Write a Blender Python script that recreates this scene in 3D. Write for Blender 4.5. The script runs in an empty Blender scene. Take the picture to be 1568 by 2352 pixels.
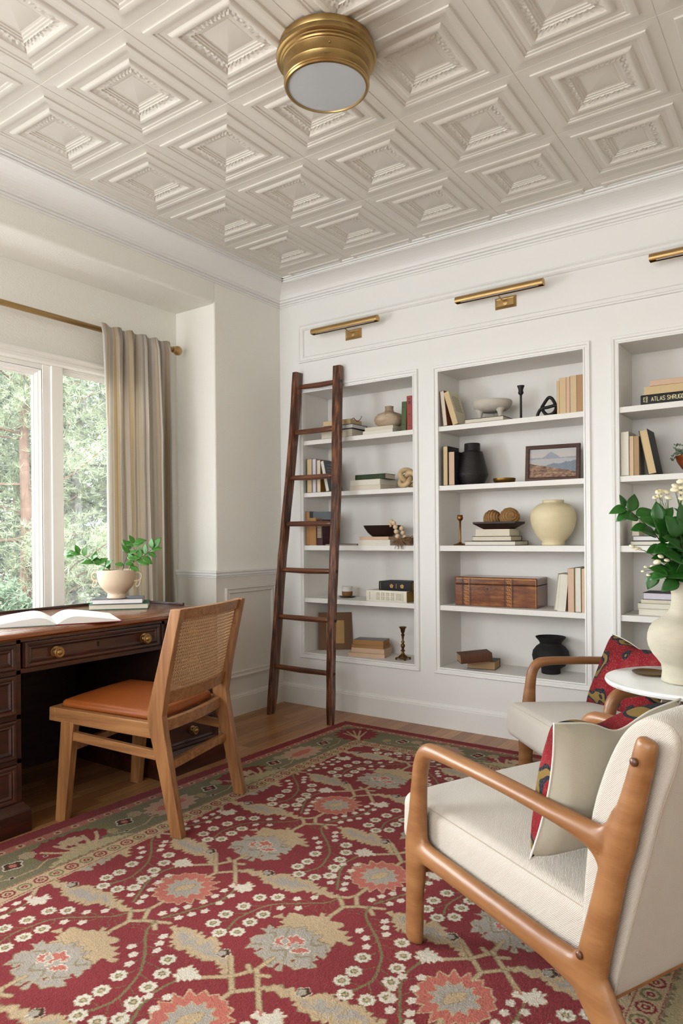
import bpy, math, random, json
import numpy as np
from math import sin, cos, pi, radians, sqrt, atan2
from mathutils import Vector, Matrix, Euler

random.seed(7)
SC = bpy.context.scene
COL = SC.collection

# ---------------------------------------------------------------- camera
cam_d = bpy.data.cameras.new('camera'); cam = bpy.data.objects.new('camera', cam_d); COL.objects.link(cam)
_r = Vector((0.81836323, 0.57464114, -0.00831763)); _u = Vector((0.00660864, 0.00506243, 0.99996535)); _w = Vector((-0.57466333, 0.81838984, -0.00034531))
M = Matrix(((_r.x, _u.x, -_w.x, 3.1908), (_r.y, _u.y, -_w.y, -3.8059), (_r.z, _u.z, -_w.z, 1.1579), (0, 0, 0, 1)))
cam.matrix_world = M
cam_d.sensor_fit = 'AUTO'; cam_d.sensor_width = 36.0
cam_d.lens = 1608.97 * 36.0 / 2352.0
cam_d.shift_y = (1232.03 - 1176.0) / 2352.0
cam_d.clip_start = 0.05; cam_d.clip_end = 200
SC.camera = cam

# ---------------------------------------------------------------- light
SC.view_settings.view_transform = 'Standard'; SC.view_settings.look = 'None'
SC.view_settings.gamma = 1.0; SC.view_settings.use_curve_mapping = False
SC.view_settings.exposure = 0.22
wd = bpy.data.worlds.new('sky'); SC.world = wd; wd.use_nodes = True
_nt = wd.node_tree; _bg = _nt.nodes['Background']
_bg.inputs[0].default_value = (0.90, 0.95, 1.0, 1); _bg.inputs[1].default_value = 15.0

def light(name, kind, loc, energy, color, rot=None, size=None, size_y=None, target=None):
    d = bpy.data.lights.new(name, kind); d.energy = energy; d.color = color
    if kind == 'AREA':
        d.shape = 'RECTANGLE'; d.size = size; d.size_y = size_y
    o = bpy.data.objects.new(name, d); COL.objects.link(o); o.location = loc
    if target is not None:
        o.rotation_euler = (Vector(target) - Vector(loc)).to_track_quat('-Z', 'Y').to_euler()
    elif rot: o.rotation_euler = rot
    return o
sun = light('sun', 'SUN', (6, -4, 9), 7.5, (1.0, 0.96, 0.88), target=(-3.0, 1.0, 0)); sun.data.angle = radians(1.0)
light('bay_daylight', 'AREA', (-0.14, -3.10, 1.36), 36, (0.90, 0.955, 1.0), size=1.1, size_y=1.3, target=(0.86, -2.45, 1.28))
light('rear_fill', 'AREA', (1.9, -6.2, 1.75), 112, (0.94, 0.97, 1.0), size=3.4, size_y=2.0, target=(0.9, -0.8, 1.3))  # added area fill behind the camera; that wall has no window

# ---------------------------------------------------------------- materials
def hexc(h, a=1.0):
    h = h.lstrip('#'); v = [int(h[i:i+2], 16) / 255.0 for i in (0, 2, 4)]
    return tuple([(c / 12.92 if c <= 0.04045 else ((c + 0.055) / 1.055) ** 2.4) for c in v] + [a])
MATS = {}
class NB:
    def __init__(s, name):
        s.m = bpy.data.materials.new(name); s.m.use_nodes = True; s.t = s.m.node_tree; s.b = s.t.nodes['Principled BSDF']
    def n(s, typ, **kw):
        x = s.t.nodes.new(typ)
        for k, v in kw.items():
            if k.startswith('i_'):
                key = k[2:]; key = int(key) if key.isdigit() else key.replace('_', ' ')
                x.inputs[key].default_value = v
            else: setattr(x, k, v)
        return x
    def l(s, a, b): s.t.links.new(a, b)
    def coord(s, out='Object', scale=(1, 1, 1), rot=(0, 0, 0)):
        tc = s.n('ShaderNodeTexCoord'); mp = s.n('ShaderNodeMapping')
        mp.inputs['Scale'].default_value = scale; mp.inputs['Rotation'].default_value = rot
        s.l(tc.outputs[out], mp.inputs[0]); return mp.outputs[0]
    def noise(s, vec, scale, detail=4, rough=0.55):
        x = s.n('ShaderNodeTexNoise'); x.inputs['Scale'].default_value = scale; x.inputs['Detail'].default_value = detail; x.inputs['Roughness'].default_value = rough
        s.l(vec, x.inputs['Vector']); return x.outputs['Fac']
    def ramp(s, fac, stops, interp='LINEAR'):
        x = s.n('ShaderNodeValToRGB'); cr = x.color_ramp; cr.interpolation = interp
        while len(cr.elements) > 1: cr.elements.remove(cr.elements[0])
        cr.elements[0].position = stops[0][0]; cr.elements[0].color = stops[0][1]
        for p, c in stops[1:]:
            e = cr.elements.new(p); e.color = c
        s.l(fac, x.inputs[0]); return x.outputs[0]
    def bump(s, h, strength=0.3, dist=0.01, prev=None):
        x = s.n('ShaderNodeBump'); x.inputs['Strength'].default_value = strength; x.inputs['Distance'].default_value = dist
        s.l(h, x.inputs['Height'])
        if prev: s.l(prev, x.inputs['Normal'])
        return x.outputs[0]
    def mix(s, fac, a, b, mode='MIX'):
        x = s.n('ShaderNodeMix', data_type='RGBA', blend_type=mode)
        if isinstance(fac, (int, float)): x.inputs[0].default_value = fac
        else: s.l(fac, x.inputs[0])
        for k, v in ((6, a), (7, b)):
            if isinstance(v, tuple): x.inputs[k].default_value = v
            else: s.l(v, x.inputs[k])
        return x.outputs[2]
    def math(s, op, a, b=None):
        x = s.n('ShaderNodeMath', operation=op)
        for k, v in ((0, a), (1, b)):
            if v is None: continue
            if isinstance(v, (int, float)): x.inputs[k].default_value = v
            else: s.l(v, x.inputs[k])
        return x.outputs[0]
    def out(s, col=None, rough=0.6, metal=0.0, normal=None, spec=0.5, **kw):
        if col is not None:
            if isinstance(col, tuple): s.b.inputs['Base Color'].default_value = col
            else: s.l(col, s.b.inputs['Base Color'])
        if isinstance(rough, (int, float)): s.b.inputs['Roughness'].default_value = rough
        else: s.l(rough, s.b.inputs['Roughness'])
        s.b.inputs['Metallic'].default_value = metal; s.b.inputs['Specular IOR Level'].default_value = spec
        if normal is not None: s.l(normal, s.b.inputs['Normal'])
        for k, v in kw.items(): s.b.inputs[k.replace('_', ' ')].default_value = v
        MATS[s.m.name] = s.m; return s.m

def dark(c, k): return (c[0] * k, c[1] * k, c[2] * k, 1)

def m_paint(name, col, bump=0.0, bscale=300, rough=0.5):
    b = NB(name); v = b.coord()
    n = b.noise(v, 3.0, 2); c = b.mix(n, dark(hexc(col), 0.975), hexc(col))
    nr = None
    if bump: nr = b.bump(b.noise(v, bscale, 3), bump, 0.003)
    return b.out(c, rough, normal=nr, spec=0.3)
W_WHITE = m_paint('white_trim_paint', '#e8e7e3', rough=0.42)
W_CEIL = m_paint('ceiling_paint', '#d3cec4', rough=0.45)
W_WALL = m_paint('textured_wall_paint', '#e9e7de', 0.55, 95, 0.65)
W_GREIGE = m_paint('wainscot_paint', '#dbd5cb', rough=0.45)
W_CASE = m_paint('bookcase_paint', '#e5e2dc', rough=0.5)
W_SASH = m_paint('window_frame_paint', '#f0ede6', rough=0.35)

def m_wood(name, c1, c2, c3, scale=1.0, rough=0.4, axis=2, coat=0.0, bump=0.08, streak=14):
    b = NB(name); sc = [streak, streak, streak]; sc[axis] = 1.2
    v = b.coord(scale=tuple(x * scale for x in sc))
    n = b.noise(v, 2.2, 6, 0.62); n2 = b.noise(b.coord(scale=(2, 2, 2)), 1.5, 3)
    c = b.ramp(n, [(0.36, hexc(c1)), (0.5, hexc(c2)), (0.64, hexc(c3))])
    c = b.mix(b.math('MULTIPLY', n2, 0.45), c, hexc(c1))
    m = b.out(c, rough, normal=b.bump(n, bump, 0.002), spec=0.5)
    if coat: b.b.inputs['Coat Weight'].default_value = coat; b.b.inputs['Coat Roughness'].default_value = 0.15
    return m
OAK_X = m_wood('light_oak', '#7f5430', '#99693d', '#ad7c4c', rough=0.45, axis=0, streak=22)
OAK = m_wood('light_oak_upright', '#7d522e', '#97673b', '#aa794a', rough=0.45, axis=2, streak=22)
WALNUT = m_wood('warm_ash_frame', '#84562f', '#92633a', '#a07045', rough=0.42, axis=0, streak=11, coat=0.12)
MAHOG = m_wood('mahogany', '#27110a', '#3a1a0f', '#4c2415', rough=0.34, axis=1, streak=12, coat=0.2)
MAHOG_TOP = m_wood('mahogany_desktop', '#64361d', '#864e2c', '#9e633c', rough=0.22, axis=1, streak=9, coat=0.4)  # lighter than the carcass: warm reflections on the top put into the colour
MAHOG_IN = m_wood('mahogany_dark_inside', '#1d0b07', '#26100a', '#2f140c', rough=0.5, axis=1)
LADDER = m_wood('antique_ladder_wood', '#1f0e08', '#5c321d', '#965f3a', rough=0.4, axis=2, streak=26, coat=0.25, bump=0.8)
RUNGW = m_wood('antique_rung_wood', '#43251a', '#673a22', '#82502f', rough=0.38, axis=0, streak=18, coat=0.25, bump=0.2)
FRAMEW = m_wood('dark_frame_wood', '#3a221a', '#4c2e23', '#5c3a2c', rough=0.5, axis=0, streak=30)
PALEWOOD = m_wood('pale_carved_wood', '#b99d72', '#ccb288', '#dac39c', rough=0.6, axis=0, streak=8)
VASEWOOD = m_wood('weathered_vase_wood', '#9c866d', '#bda78d', '#d2c1aa', rough=0.65, axis=0, streak=5, bump=0.3)
BOWLWOOD = m_wood('red_brown_bowl_wood', '#5c2812', '#8a4420', '#a8602f', rough=0.3, axis=0, streak=7)

def m_brass(name, c1, c2, rough=0.3):
    b = NB(name); v = b.coord(scale=(4, 4, 30)); n = b.noise(v, 3, 4)
    return b.out(b.mix(n, hexc(c1), hexc(c2)), b.ramp(n, [(0.3, (rough,) * 3 + (1,)), (0.7, (rough + 0.14,) * 3 + (1,))]), 1.0)
BRASS = m_brass('antique_brass', '#94794b', '#b19463', 0.27)
BRASS_S = m_brass('satin_brass', '#ad8d5c', '#c6a672', 0.36)
BRASS_D = m_brass('aged_dark_brass', '#5d4423', '#8a6a38', 0.33)
BRONZE = m_brass('bronze_candle_brass', '#7a4f2a', '#a0703f', 0.3)
IRON = NB('black_iron'); IRON.out(hexc('#1e1b1a'), 0.5, 0.3); IRON = MATS['black_iron']

def m_plain(name, col, rough=0.6, var=0.12, scale=12, bump=0.0, bscale=80, spec=0.4, stretch=(1, 1, 1)):
    b = NB(name); v = b.coord(scale=stretch); n = b.noise(v, scale, 5)
    c = b.mix(n, dark(hexc(col), 1 - var), dark(hexc(col), 1 + var * 0.6))
    return b.out(c, rough, normal=(b.bump(b.noise(v, bscale, 4), bump, 0.004) if bump else None), spec=spec)
BLACKCLAY = m_plain('matte_black_clay', '#211f1f', 0.75, 0.3, 10, 0.35, 60, 0.3)
BLACKWOOD = m_plain('black_turned_wood', '#1d191a', 0.5, 0.4, 14, 0.5, 40, 0.4, (1, 1, 7))
STONE = m_plain('pale_stone', '#c2bbae', 0.85, 0.16, 9, 0.4, 50)
CREAMPOT = m_plain('cream_glazed_pottery', '#dccda6', 0.5, 0.13, 7, 0.3, 60, 0.4, (1, 1, 4))
URN = m_plain('sand_ceramic', '#cbb89e', 0.6, 0.06, 5, 0.1, 60)
PLASTER = m_plain('chalky_plaster', '#bcb4a0', 0.85, 0.3, 8, 0.35, 90, 0.2, (1, 1, 2.5))
GRASSBALL = m_plain('woven_fibre', '#9a7448', 0.9, 0.35, 30, 0.5, 60)
BEAD = m_plain('bare_wood_bead', '#d6bc9a', 0.6, 0.06)
JUTE = m_plain('jute_tassel', '#7b5c42', 0.95, 0.35, 60)
DARKDISH = m_plain('dark_dish', '#2e2420', 0.5)
DARKBOWL = m_plain('espresso_wood_bowl', '#2a1a18', 0.4, 0.25, 12)
CUPW = m_plain('white_glaze', '#d8d5cf', 0.35, 0.03); CUPB = m_plain('raw_ochre_clay', '#8a6034', 0.75, 0.1)
LEAFG = NB('green_leaf'); _v = LEAFG.coord(); _n = LEAFG.noise(_v, 18, 3)
LEAFG.out(LEAFG.mix(_n, hexc('#2f5f20'), hexc('#4f8a35')), 0.35, spec=0.5); LEAFG.b.inputs['Subsurface Weight'].default_value = 0.0; LEAFG = MATS['green_leaf']
LEAFD = NB('deep_green_leaf'); _v = LEAFD.coord(); _n = LEAFD.noise(_v, 14, 3)
LEAFD.out(LEAFD.mix(_n, hexc('#16400f'), hexc('#2d6a1f')), 0.38, spec=0.45); LEAFD = MATS['deep_green_leaf']
LEAFE = m_plain('grey_green_leaf', '#6f8069', 0.7, 0.2)
STEMG = m_plain('green_stem', '#4a6a30', 0.6); STEMB = m_plain('brown_stem', '#3d3a22', 0.7)
PETAL = m_plain('cream_petal', '#ebe3c4', 0.8, 0.08, 60, 0.4, 200); PETALY = m_plain('yellow_flower_eye', '#c9b13f', 0.8)

def m_marble():
    b = NB('white_marble'); v = b.coord(); n = b.noise(v, 5, 8, 0.7)
    w = b.n('ShaderNodeTexWave', wave_type='BANDS'); w.inputs['Scale'].default_value = 1.3; w.inputs['Distortion'].default_value = 14; w.inputs['Detail'].default_value = 4
    b.l(v, w.inputs['Vector'])
    c = b.ramp(w.outputs['Fac'], [(0.0, hexc('#a79f8e')), (0.05, hexc('#d9d8d0')), (0.25, hexc('#e6e6e1')), (1, hexc('#ebebe7'))])
    return b.out(b.mix(b.math('MULTIPLY', n, 0.25), c, hexc('#cfcfc8')), 0.12, spec=0.5)
MARBLE = m_marble()

def m_fabric(name, c1, c2, scale=420, bump=0.5, rough=0.9):
    b = NB(name); v = b.coord()
    w1 = b.n('ShaderNodeTexWave', wave_type='BANDS', bands_direction='DIAGONAL'); w1.inputs['Scale'].default_value = scale * 0.35; w1.inputs['Distortion'].default_value = 2.0; w1.inputs['Detail'].default_value = 1
    b.l(v, w1.inputs['Vector'])
    n = b.noise(v, scale, 3); n2 = b.noise(v, 5, 3)
    f = b.math('ADD', b.math('MULTIPLY', w1.outputs['Fac'], 0.4), b.math('MULTIPLY', n, 0.6))
    c = b.mix(f, hexc(c1), hexc(c2)); c = b.mix(b.math('MULTIPLY', n2, 0.25), c, hexc(c1))
    m = b.out(c, rough, normal=b.bump(f, bump, 0.0015), spec=0.15); b.b.inputs['Sheen Weight'].default_value = 0.2
    return m
LINEN = m_fabric('oatmeal_linen', '#afa598', '#d6cec2', 430, 0.8)
SEAM = m_fabric('linen_seam', '#a89b89', '#b8ab99', 600)
PILLOWG = m_fabric('grey_linen', '#a09886', '#b6af9d', 700, 0.3)
PIPEW = m_plain('pale_piping', '#d9d5ca', 0.9)

def m_kilim():
    b = NB('faded_red_kilim'); v = b.coord(); vw = b.n('ShaderNodeVectorMath', operation='ADD')
    nn = b.n('ShaderNodeTexNoise'); nn.inputs['Scale'].default_value = 8; b.l(v, nn.inputs['Vector'])
    sc = b.n('ShaderNodeVectorMath', operation='SCALE'); b.l(nn.outputs['Color'], sc.inputs[0]); sc.inputs['Scale'].default_value = 0.09
    b.l(v, vw.inputs[0]); b.l(sc.outputs[0], vw.inputs[1])
    vo = b.n('ShaderNodeTexVoronoi'); vo.inputs['Scale'].default_value = 8.5; b.l(vw.outputs[0], vo.inputs['Vector'])
    w = b.n('ShaderNodeTexWave', wave_type='RINGS'); w.inputs['Scale'].default_value = 3.1; w.inputs['Distortion'].default_value = 8; w.inputs['Detail'].default_value = 2; w.inputs['Detail Scale'].default_value = 1.6
    b.l(v, w.inputs['Vector'])
    red = b.ramp(b.noise(v, 6, 4), [(0.3, hexc('#5e1418')), (0.55, hexc('#7c2025')), (0.75, hexc('#8f3c3a'))])
    band = b.ramp(w.outputs['Fac'], [(0.0, (0, 0, 0, 1)), (0.66, (0, 0, 0, 1)), (0.67, (0.5, 0.5, 0.5, 1)), (0.90, (0.5, 0.5, 0.5, 1)), (0.93, (1, 1, 1, 1)), (1, (1, 1, 1, 1))], 'CONSTANT')
    sep = b.n('ShaderNodeSeparateColor'); b.l(band, sep.inputs[0])
    isb = b.math('GREATER_THAN', sep.outputs[0], 0.25); iso = b.math('GREATER_THAN', sep.outputs[0], 0.7)
    c = b.mix(isb, red, hexc('#23272c')); c = b.mix(iso, c, hexc('#7a6436'))
    spot = b.math('LESS_THAN', vo.outputs['Distance'], 0.26); spot2 = b.math('LESS_THAN', vo.outputs['Distance'], 0.09)
    c = b.mix(spot, c, hexc('#22262b')); c = b.mix(spot2, c, hexc('#7c673a'))
    fine = b.noise(b.coord(scale=(1, 8, 1)), 150, 2); c = b.mix(b.math('MULTIPLY', b.math('GREATER_THAN', fine, 0.62), 0.35), c, hexc('#b58a80'))
    return b.out(c, 0.95, normal=b.bump(fine, 0.5, 0.002), spec=0.1)
KILIM = m_kilim()

def m_leather():
    b = NB('tan_leather'); v = b.coord(); n = b.noise(v, 4, 4); vo = b.n('ShaderNodeTexVoronoi'); vo.inputs['Scale'].default_value = 260; b.l(v, vo.inputs['Vector'])
    return b.out(b.mix(n, hexc('#803d14'), hexc('#a15822')), 0.42, normal=b.bump(vo.outputs['Distance'], 0.15, 0.001), spec=0.45)
LEATHER = m_leather()
CANE = m_plain('woven_cane', '#b08a60', 0.55, 0.12, 40)

def m_floor():
    b = NB('oak_floorboards'); tc = b.n('ShaderNodeTexCoord'); sp = b.n('ShaderNodeSeparateXYZ'); cb = b.n('ShaderNodeCombineXYZ')
    b.l(tc.outputs['Object'], sp.inputs[0]); b.l(sp.outputs[1], cb.inputs[0]); b.l(sp.outputs[0], cb.inputs[1])
    br = b.n('ShaderNodeTexBrick'); br.offset = 0.37; br.offset_frequency = 2
    br.inputs['Scale'].default_value = 1.0; br.inputs['Brick Width'].default_value = 0.95; br.inputs['Row Height'].default_value = 0.07
    br.inputs['Mortar Size'].default_value = 0.0011; br.inputs['Mortar Smooth'].default_value = 0.2; br.inputs['Bias'].default_value = 0.0
    br.inputs['Color1'].default_value = (0, 0, 0, 1); br.inputs['Color2'].default_value = (1, 1, 1, 1); br.inputs['Mortar'].default_value = (0.5, 0.5, 0.5, 1)
    b.l(cb.outputs[0], br.inputs['Vector'])
    mp = b.n('ShaderNodeMapping'); mp.inputs['Scale'].default_value = (1.6, 26, 1); b.l(cb.outputs[0], mp.inputs[0])
    addv = b.n('ShaderNodeVectorMath', operation='ADD'); b.l(mp.outputs[0], addv.inputs[0]); b.l(br.outputs['Color'], addv.inputs[1])
    g = b.noise(addv.outputs[0], 2.5, 6, 0.6)
    c = b.ramp(br.outputs['Color'], [(0, hexc('#8a5a36')), (0.3, hexc('#a87449')), (0.6, hexc('#bb8858')), (0.85, hexc('#9c693f')), (1, hexc('#cb9c69'))])
    c = b.mix(b.ramp(g, [(0.35, (0, 0, 0, 1)), (0.75, (0.6, 0.6, 0.6, 1))]), c, hexc('#7a5030'))
    c = b.mix(br.outputs['Fac'], c, hexc('#5a3a22'))
    return b.out(c, 0.32, normal=b.bump(g, 0.05, 0.001), spec=0.5)
FLOORM = m_floor()

def m_curtain():
    b = NB('striped_linen_curtain'); tc = b.n('ShaderNodeTexCoord'); sp = b.n('ShaderNodeSeparateXYZ'); b.l(tc.outputs['UV'], sp.inputs[0])
    def cells(n):
        f = b.math('FLOOR', b.math('MULTIPLY', sp.outputs[0], n)); w = b.n('ShaderNodeTexWhiteNoise', noise_dimensions='1D'); b.l(f, w.inputs['W']); return w.outputs['Value']
    big = cells(60.0); fine = cells(260.0)
    c = b.ramp(big, [(0, hexc('#ebe7e0')), (0.24, hexc('#e3d0ac')), (0.38, hexc('#bdb7b2')), (0.50, hexc('#f0ebe2')), (0.68, hexc('#dac298')), (0.80, hexc('#c2bcb9')), (0.88, hexc('#efeae0'))], 'CONSTANT')
    c2 = b.ramp(fine, [(0, hexc('#a39b93')), (0.22, hexc('#e4ddd3')), (0.62, hexc('#d9c8a6')), (0.8, hexc('#e8e2d8'))], 'CONSTANT')
    c = b.mix(0.32, c, c2)
    wv = b.noise(b.coord(scale=(1, 1, 1)), 320, 2); c = b.mix(b.math('MULTIPLY', wv, 0.25), c, hexc('#8d847a'))
    b.out(c, 0.9, normal=b.bump(wv, 0.3, 0.001), spec=0.1)
    tr = b.n('ShaderNodeBsdfTranslucent'); b.l(c, tr.inputs[0]); mx = b.n('ShaderNodeMixShader'); mx.inputs[0].default_value = 0.48
    b.l(b.b.outputs[0], mx.inputs[1]); b.l(tr.outputs[0], mx.inputs[2]); b.l(mx.outputs[0], b.t.nodes['Material Output'].inputs[0])
    return b.m
CURTM = m_curtain()

def m_glass():
    b = NB('window_glass'); g = b.n('ShaderNodeBsdfGlossy'); g.inputs['Roughness'].default_value = 0.0
    t = b.n('ShaderNodeBsdfTransparent'); t.inputs[0].default_value = (0.97, 0.985, 0.98, 1); f = b.n('ShaderNodeFresnel'); f.inputs[0].default_value = 1.35
    mx = b.n('ShaderNodeMixShader'); b.l(f.outputs[0], mx.inputs[0]); b.l(t.outputs[0], mx.inputs[1]); b.l(g.outputs[0], mx.inputs[2])
    b.l(mx.outputs[0], b.t.nodes['Material Output'].inputs[0]); return b.m
GLASS = m_glass()
LENS = NB('frosted_lamp_glass'); LENS.out(hexc('#b3b7ba'), 0.16, spec=0.5); LENS = MATS['frosted_lamp_glass']

def m_pages(name, col):
    b = NB(name); v = b.coord(scale=(1, 0.05, 0.05)); n = b.noise(v, 900, 2)
    n2 = b.noise(b.coord(), 25, 2)
    c = b.mix(n, dark(hexc(col), 0.80), hexc(col)); c = b.mix(b.math('MULTIPLY', n2, 0.2), c, dark(hexc(col), 0.85))
    return b.out(c, 0.85, normal=b.bump(n, 0.3, 0.0006), spec=0.15)
PG = {'cream': m_pages('cream_page_edges', '#dcd3c0'), 'ivory': m_pages('ivory_page_edges', '#e4dfd0'), 'tan': m_pages('tan_page_edges', '#d6bd98'),
      'pink': m_pages('peach_page_edges', '#d8b99e'), 'straw': m_pages('straw_page_edges', '#d6bd92'), 'white': m_pages('white_page_edges', '#e6e4e2'),
      'lilac': m_pages('lilac_white_page_edges', '#d5cfd8'), 'brown': m_pages('browned_page_edges', '#b08355'), 'gold': m_pages('gilt_page_edges', '#a88445'), 'old': m_pages('old_page_edges', '#b69470')}
_cm = {}
def cov(h, rough=0.55, bump=0.15):
    k = (h, rough)
    if k not in _cm: _cm[k] = m_plain('book_cover_' + h.strip('#'), h, rough, 0.12, 20, bump, 300)
    return _cm[k]
PRINT = m_plain('printed_ink', '#c9bfa2', 0.6); INK = m_plain('dark_ink', '#3c3936', 0.7); GOLDLEAF = m_brass('gold_leaf', '#b48a50', '#caa066', 0.4)
BLACKHOLE = m_plain('keyhole_black', '#0b0706', 0.8)
FOAM = m_plain('bark', '#54433a', 0.95, 0.35, 14, 0.6, 20)
BARKG = m_plain('grey_bark', '#4c4a48', 0.95, 0.3, 14, 0.6, 20)
def m_needle(name, c1, c2):
    b = NB(name); n = b.noise(b.coord(), 1.6, 4); c = b.mix(n, hexc(c1), hexc(c2)); b.out(c, 0.6, spec=0.3)
    tr = b.n('ShaderNodeBsdfTranslucent'); b.l(c, tr.inputs[0]); mx = b.n('ShaderNodeMixShader'); mx.inputs[0].default_value = 0.3
    b.l(b.b.outputs[0], mx.inputs[1]); b.l(tr.outputs[0], mx.inputs[2]); b.l(mx.outputs[0], b.t.nodes['Material Output'].inputs[0]); return b.m
NEED = [m_needle('pine_needles', '#59624f', '#868b74'), m_needle('dark_pine_needles', '#3b4440', '#636c60'), m_needle('shrub_leaves', '#3d4b3f', '#616e58')]
GROUND = m_plain('dry_pale_ground', '#857e75', 0.95, 0.2, 2, 0.5, 6)

# ---------------------------------------------------------------- mesh tools
class MB:
    """collects shapes, then links them as one mesh object"""
    def __init__(s): s.v = []; s.f = []
    def add(s, vs, fs):
        o = len(s.v); s.v += [tuple(p) for p in vs]; s.f += [tuple(i + o for i in f) for f in fs]; return s
    def box(s, x0, x1, y0, y1, z0, z1):
        return s.add([(x0, y0, z0), (x1, y0, z0), (x1, y1, z0), (x0, y1, z0), (x0, y0, z1), (x1, y0, z1), (x1, y1, z1), (x0, y1, z1)],
                     [(0, 3, 2, 1), (4, 5, 6, 7), (0, 1, 5, 4), (1, 2, 6, 5), (2, 3, 7, 6), (3, 0, 4, 7)])
    def bar(s, a, b, w, h, up=(0, 0, 1), w2=None, h2=None):
        """a straight member from a to b: width w across, h along 'up', optionally tapering"""
        a = Vector(a); b = Vector(b); d = (b - a).normalized(); up = Vector(up); x = d.cross(up)
        if x.length < 1e-5: up = Vector((1, 0, 0)); x = d.cross(up)
        x.normalize(); y = x.cross(d).normalized(); w2 = w if w2 is None else w2; h2 = h if h2 is None else h2
        vs = []
        for p, ww, hh in ((a, w, h), (b, w2, h2)):
            for sx, sy in ((-1, -1), (1, -1), (1, 1), (-1, 1)): vs.append(p + x * sx * ww / 2 + y * sy * hh / 2)
        return s.add(vs, [(0, 1, 2, 3), (7, 6, 5, 4), (0, 4, 5, 1), (1, 5, 6, 2), (2, 6, 7, 3), (3, 7, 4, 0)])
    def sweep(s, path, radii, n=12, aspect=1.0, up=(0, 1, 0), cap=True):
        """tube along a path; radii per point (r or (rx, ry)); 'up' gives the ry direction"""
        P = [Vector(p) for p in path]; up = Vector(up); vs = []; N = len(P)
        for i, p in enumerate(P):
            d = (P[min(i + 1, N - 1)] - P[max(i - 1, 0)]).normalized()
            x = d.cross(up)
            if x.length < 1e-4: x = d.cross(Vector((1, 0.01, 0)))
            x.normalize(); y = x.cross(d).normalized(); r = radii[i] if isinstance(radii, (list, tuple)) else radii
            rx, ry = r if isinstance(r, (tuple, list)) else (r, r * aspect)
            for k in range(n):
                a = 2 * pi * k / n; vs.append(p + x * cos(a) * rx + y * sin(a) * ry)
        fs = [(i * n + k, i * n + (k + 1) % n, (i + 1) * n + (k + 1) % n, (i + 1) * n + k) for i in range(N - 1) for k in range(n)]
        if cap: fs += [tuple(range(n - 1, -1, -1)), tuple((N - 1) * n + k for k in range(n))]
        return s.add(vs, fs)
    def lathe(s, prof, n=32, c=(0, 0, 0), cap=(True, True), sx=1, sy=1):
        vs = []; c = Vector(c)
        for r, z in prof:
            for k in range(n):
                a = 2 * pi * k / n; vs.append((c.x + cos(a) * r * sx, c.y + sin(a) * r * sy, c.z + z))
        N = len(prof); fs = [(i * n + k, i * n + (k + 1) % n, (i + 1) * n + (k + 1) % n, (i + 1) * n + k) for i in range(N - 1) for k in range(n)]
        if cap[0]: fs.append(tuple(range(n - 1, -1, -1)))
        if cap[1]: fs.append(tuple((N - 1) * n + k for k in range(n)))
        return s.add(vs, fs)
    def ring(s, a0, a1, b0, b1, prof, axes='xz', base=0.0, close=False):
        """mitred moulding round a rectangle; prof = [(outward offset, height)]; height goes along -axis3 (towards the room)"""
        vs = []
        for o, h in prof:
            for (a, b) in ((a0 - o, b0 - o), (a1 + o, b0 - o), (a1 + o, b1 + o), (a0 - o, b1 + o)):
                vs.append(map3(axes, a, b, base + h))
        N = len(prof); fs = [(i * 4 + k, i * 4 + (k + 1) % 4, (i + 1) * 4 + (k + 1) % 4, (i + 1) * 4 + k) for i in range(N - 1) for k in range(4)]
        if close: fs.append((0, 1, 2, 3) if prof[0][0] <= prof[-1][0] else (0, 1, 2, 3))
        return s.add(vs, fs)
    def prism(s, poly, h0, h1, axes='xy'):
        n = len(poly); vs = [map3(axes, a, b, h0) for a, b in poly] + [map3(axes, a, b, h1) for a, b in poly]
        return s.add(vs, [tuple(range(n - 1, -1, -1)), tuple(range(n, 2 * n))] + [(k, (k + 1) % n, n + (k + 1) % n, n + k) for k in range(n)])
    def xf(s, mat):
        s.v = [tuple(mat @ Vector(p)) for p in s.v]; return s
    def obj(s, name, mat, parent=None, smooth=False, bevel=0, loc=None, rot=None, autosmooth=None, sub=0, seg=2):
        me = bpy.data.meshes.new(name); me.from_pydata(s.v, [], s.f); me.update()
        import bmesh
        bm = bmesh.new(); bm.from_mesh(me); bmesh.ops.recalc_face_normals(bm, faces=bm.faces); bm.to_mesh(me); bm.free()
        if mat: me.materials.append(mat)
        if smooth or autosmooth is not None:
            me.polygons.foreach_set('use_smooth', [True] * len(me.polygons))
            if autosmooth is not None: me.set_sharp_from_angle(angle=radians(autosmooth))
        o = bpy.data.objects.new(name, me); COL.objects.link(o)
        if parent: o.parent = parent
        if loc: o.location = loc
        if rot: o.rotation_euler = rot
        if bevel:
            b = o.modifiers.new('bevel', 'BEVEL'); b.width = bevel; b.segments = seg; b.limit_method = 'ANGLE'; b.angle_limit = radians(35)
        if sub:
            b = o.modifiers.new('sub', 'SUBSURF'); b.levels = sub; b.render_levels = sub
        return o
def map3(axes, a, b, h):
    if axes == 'xz': return (a, -h, b)      # front of a wall that faces -Y
    if axes == 'yz': return (h, a, b)       # front of a wall that faces +X
    if axes == 'xzp': return (a, h, b)
    return (a, b, h)

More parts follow.
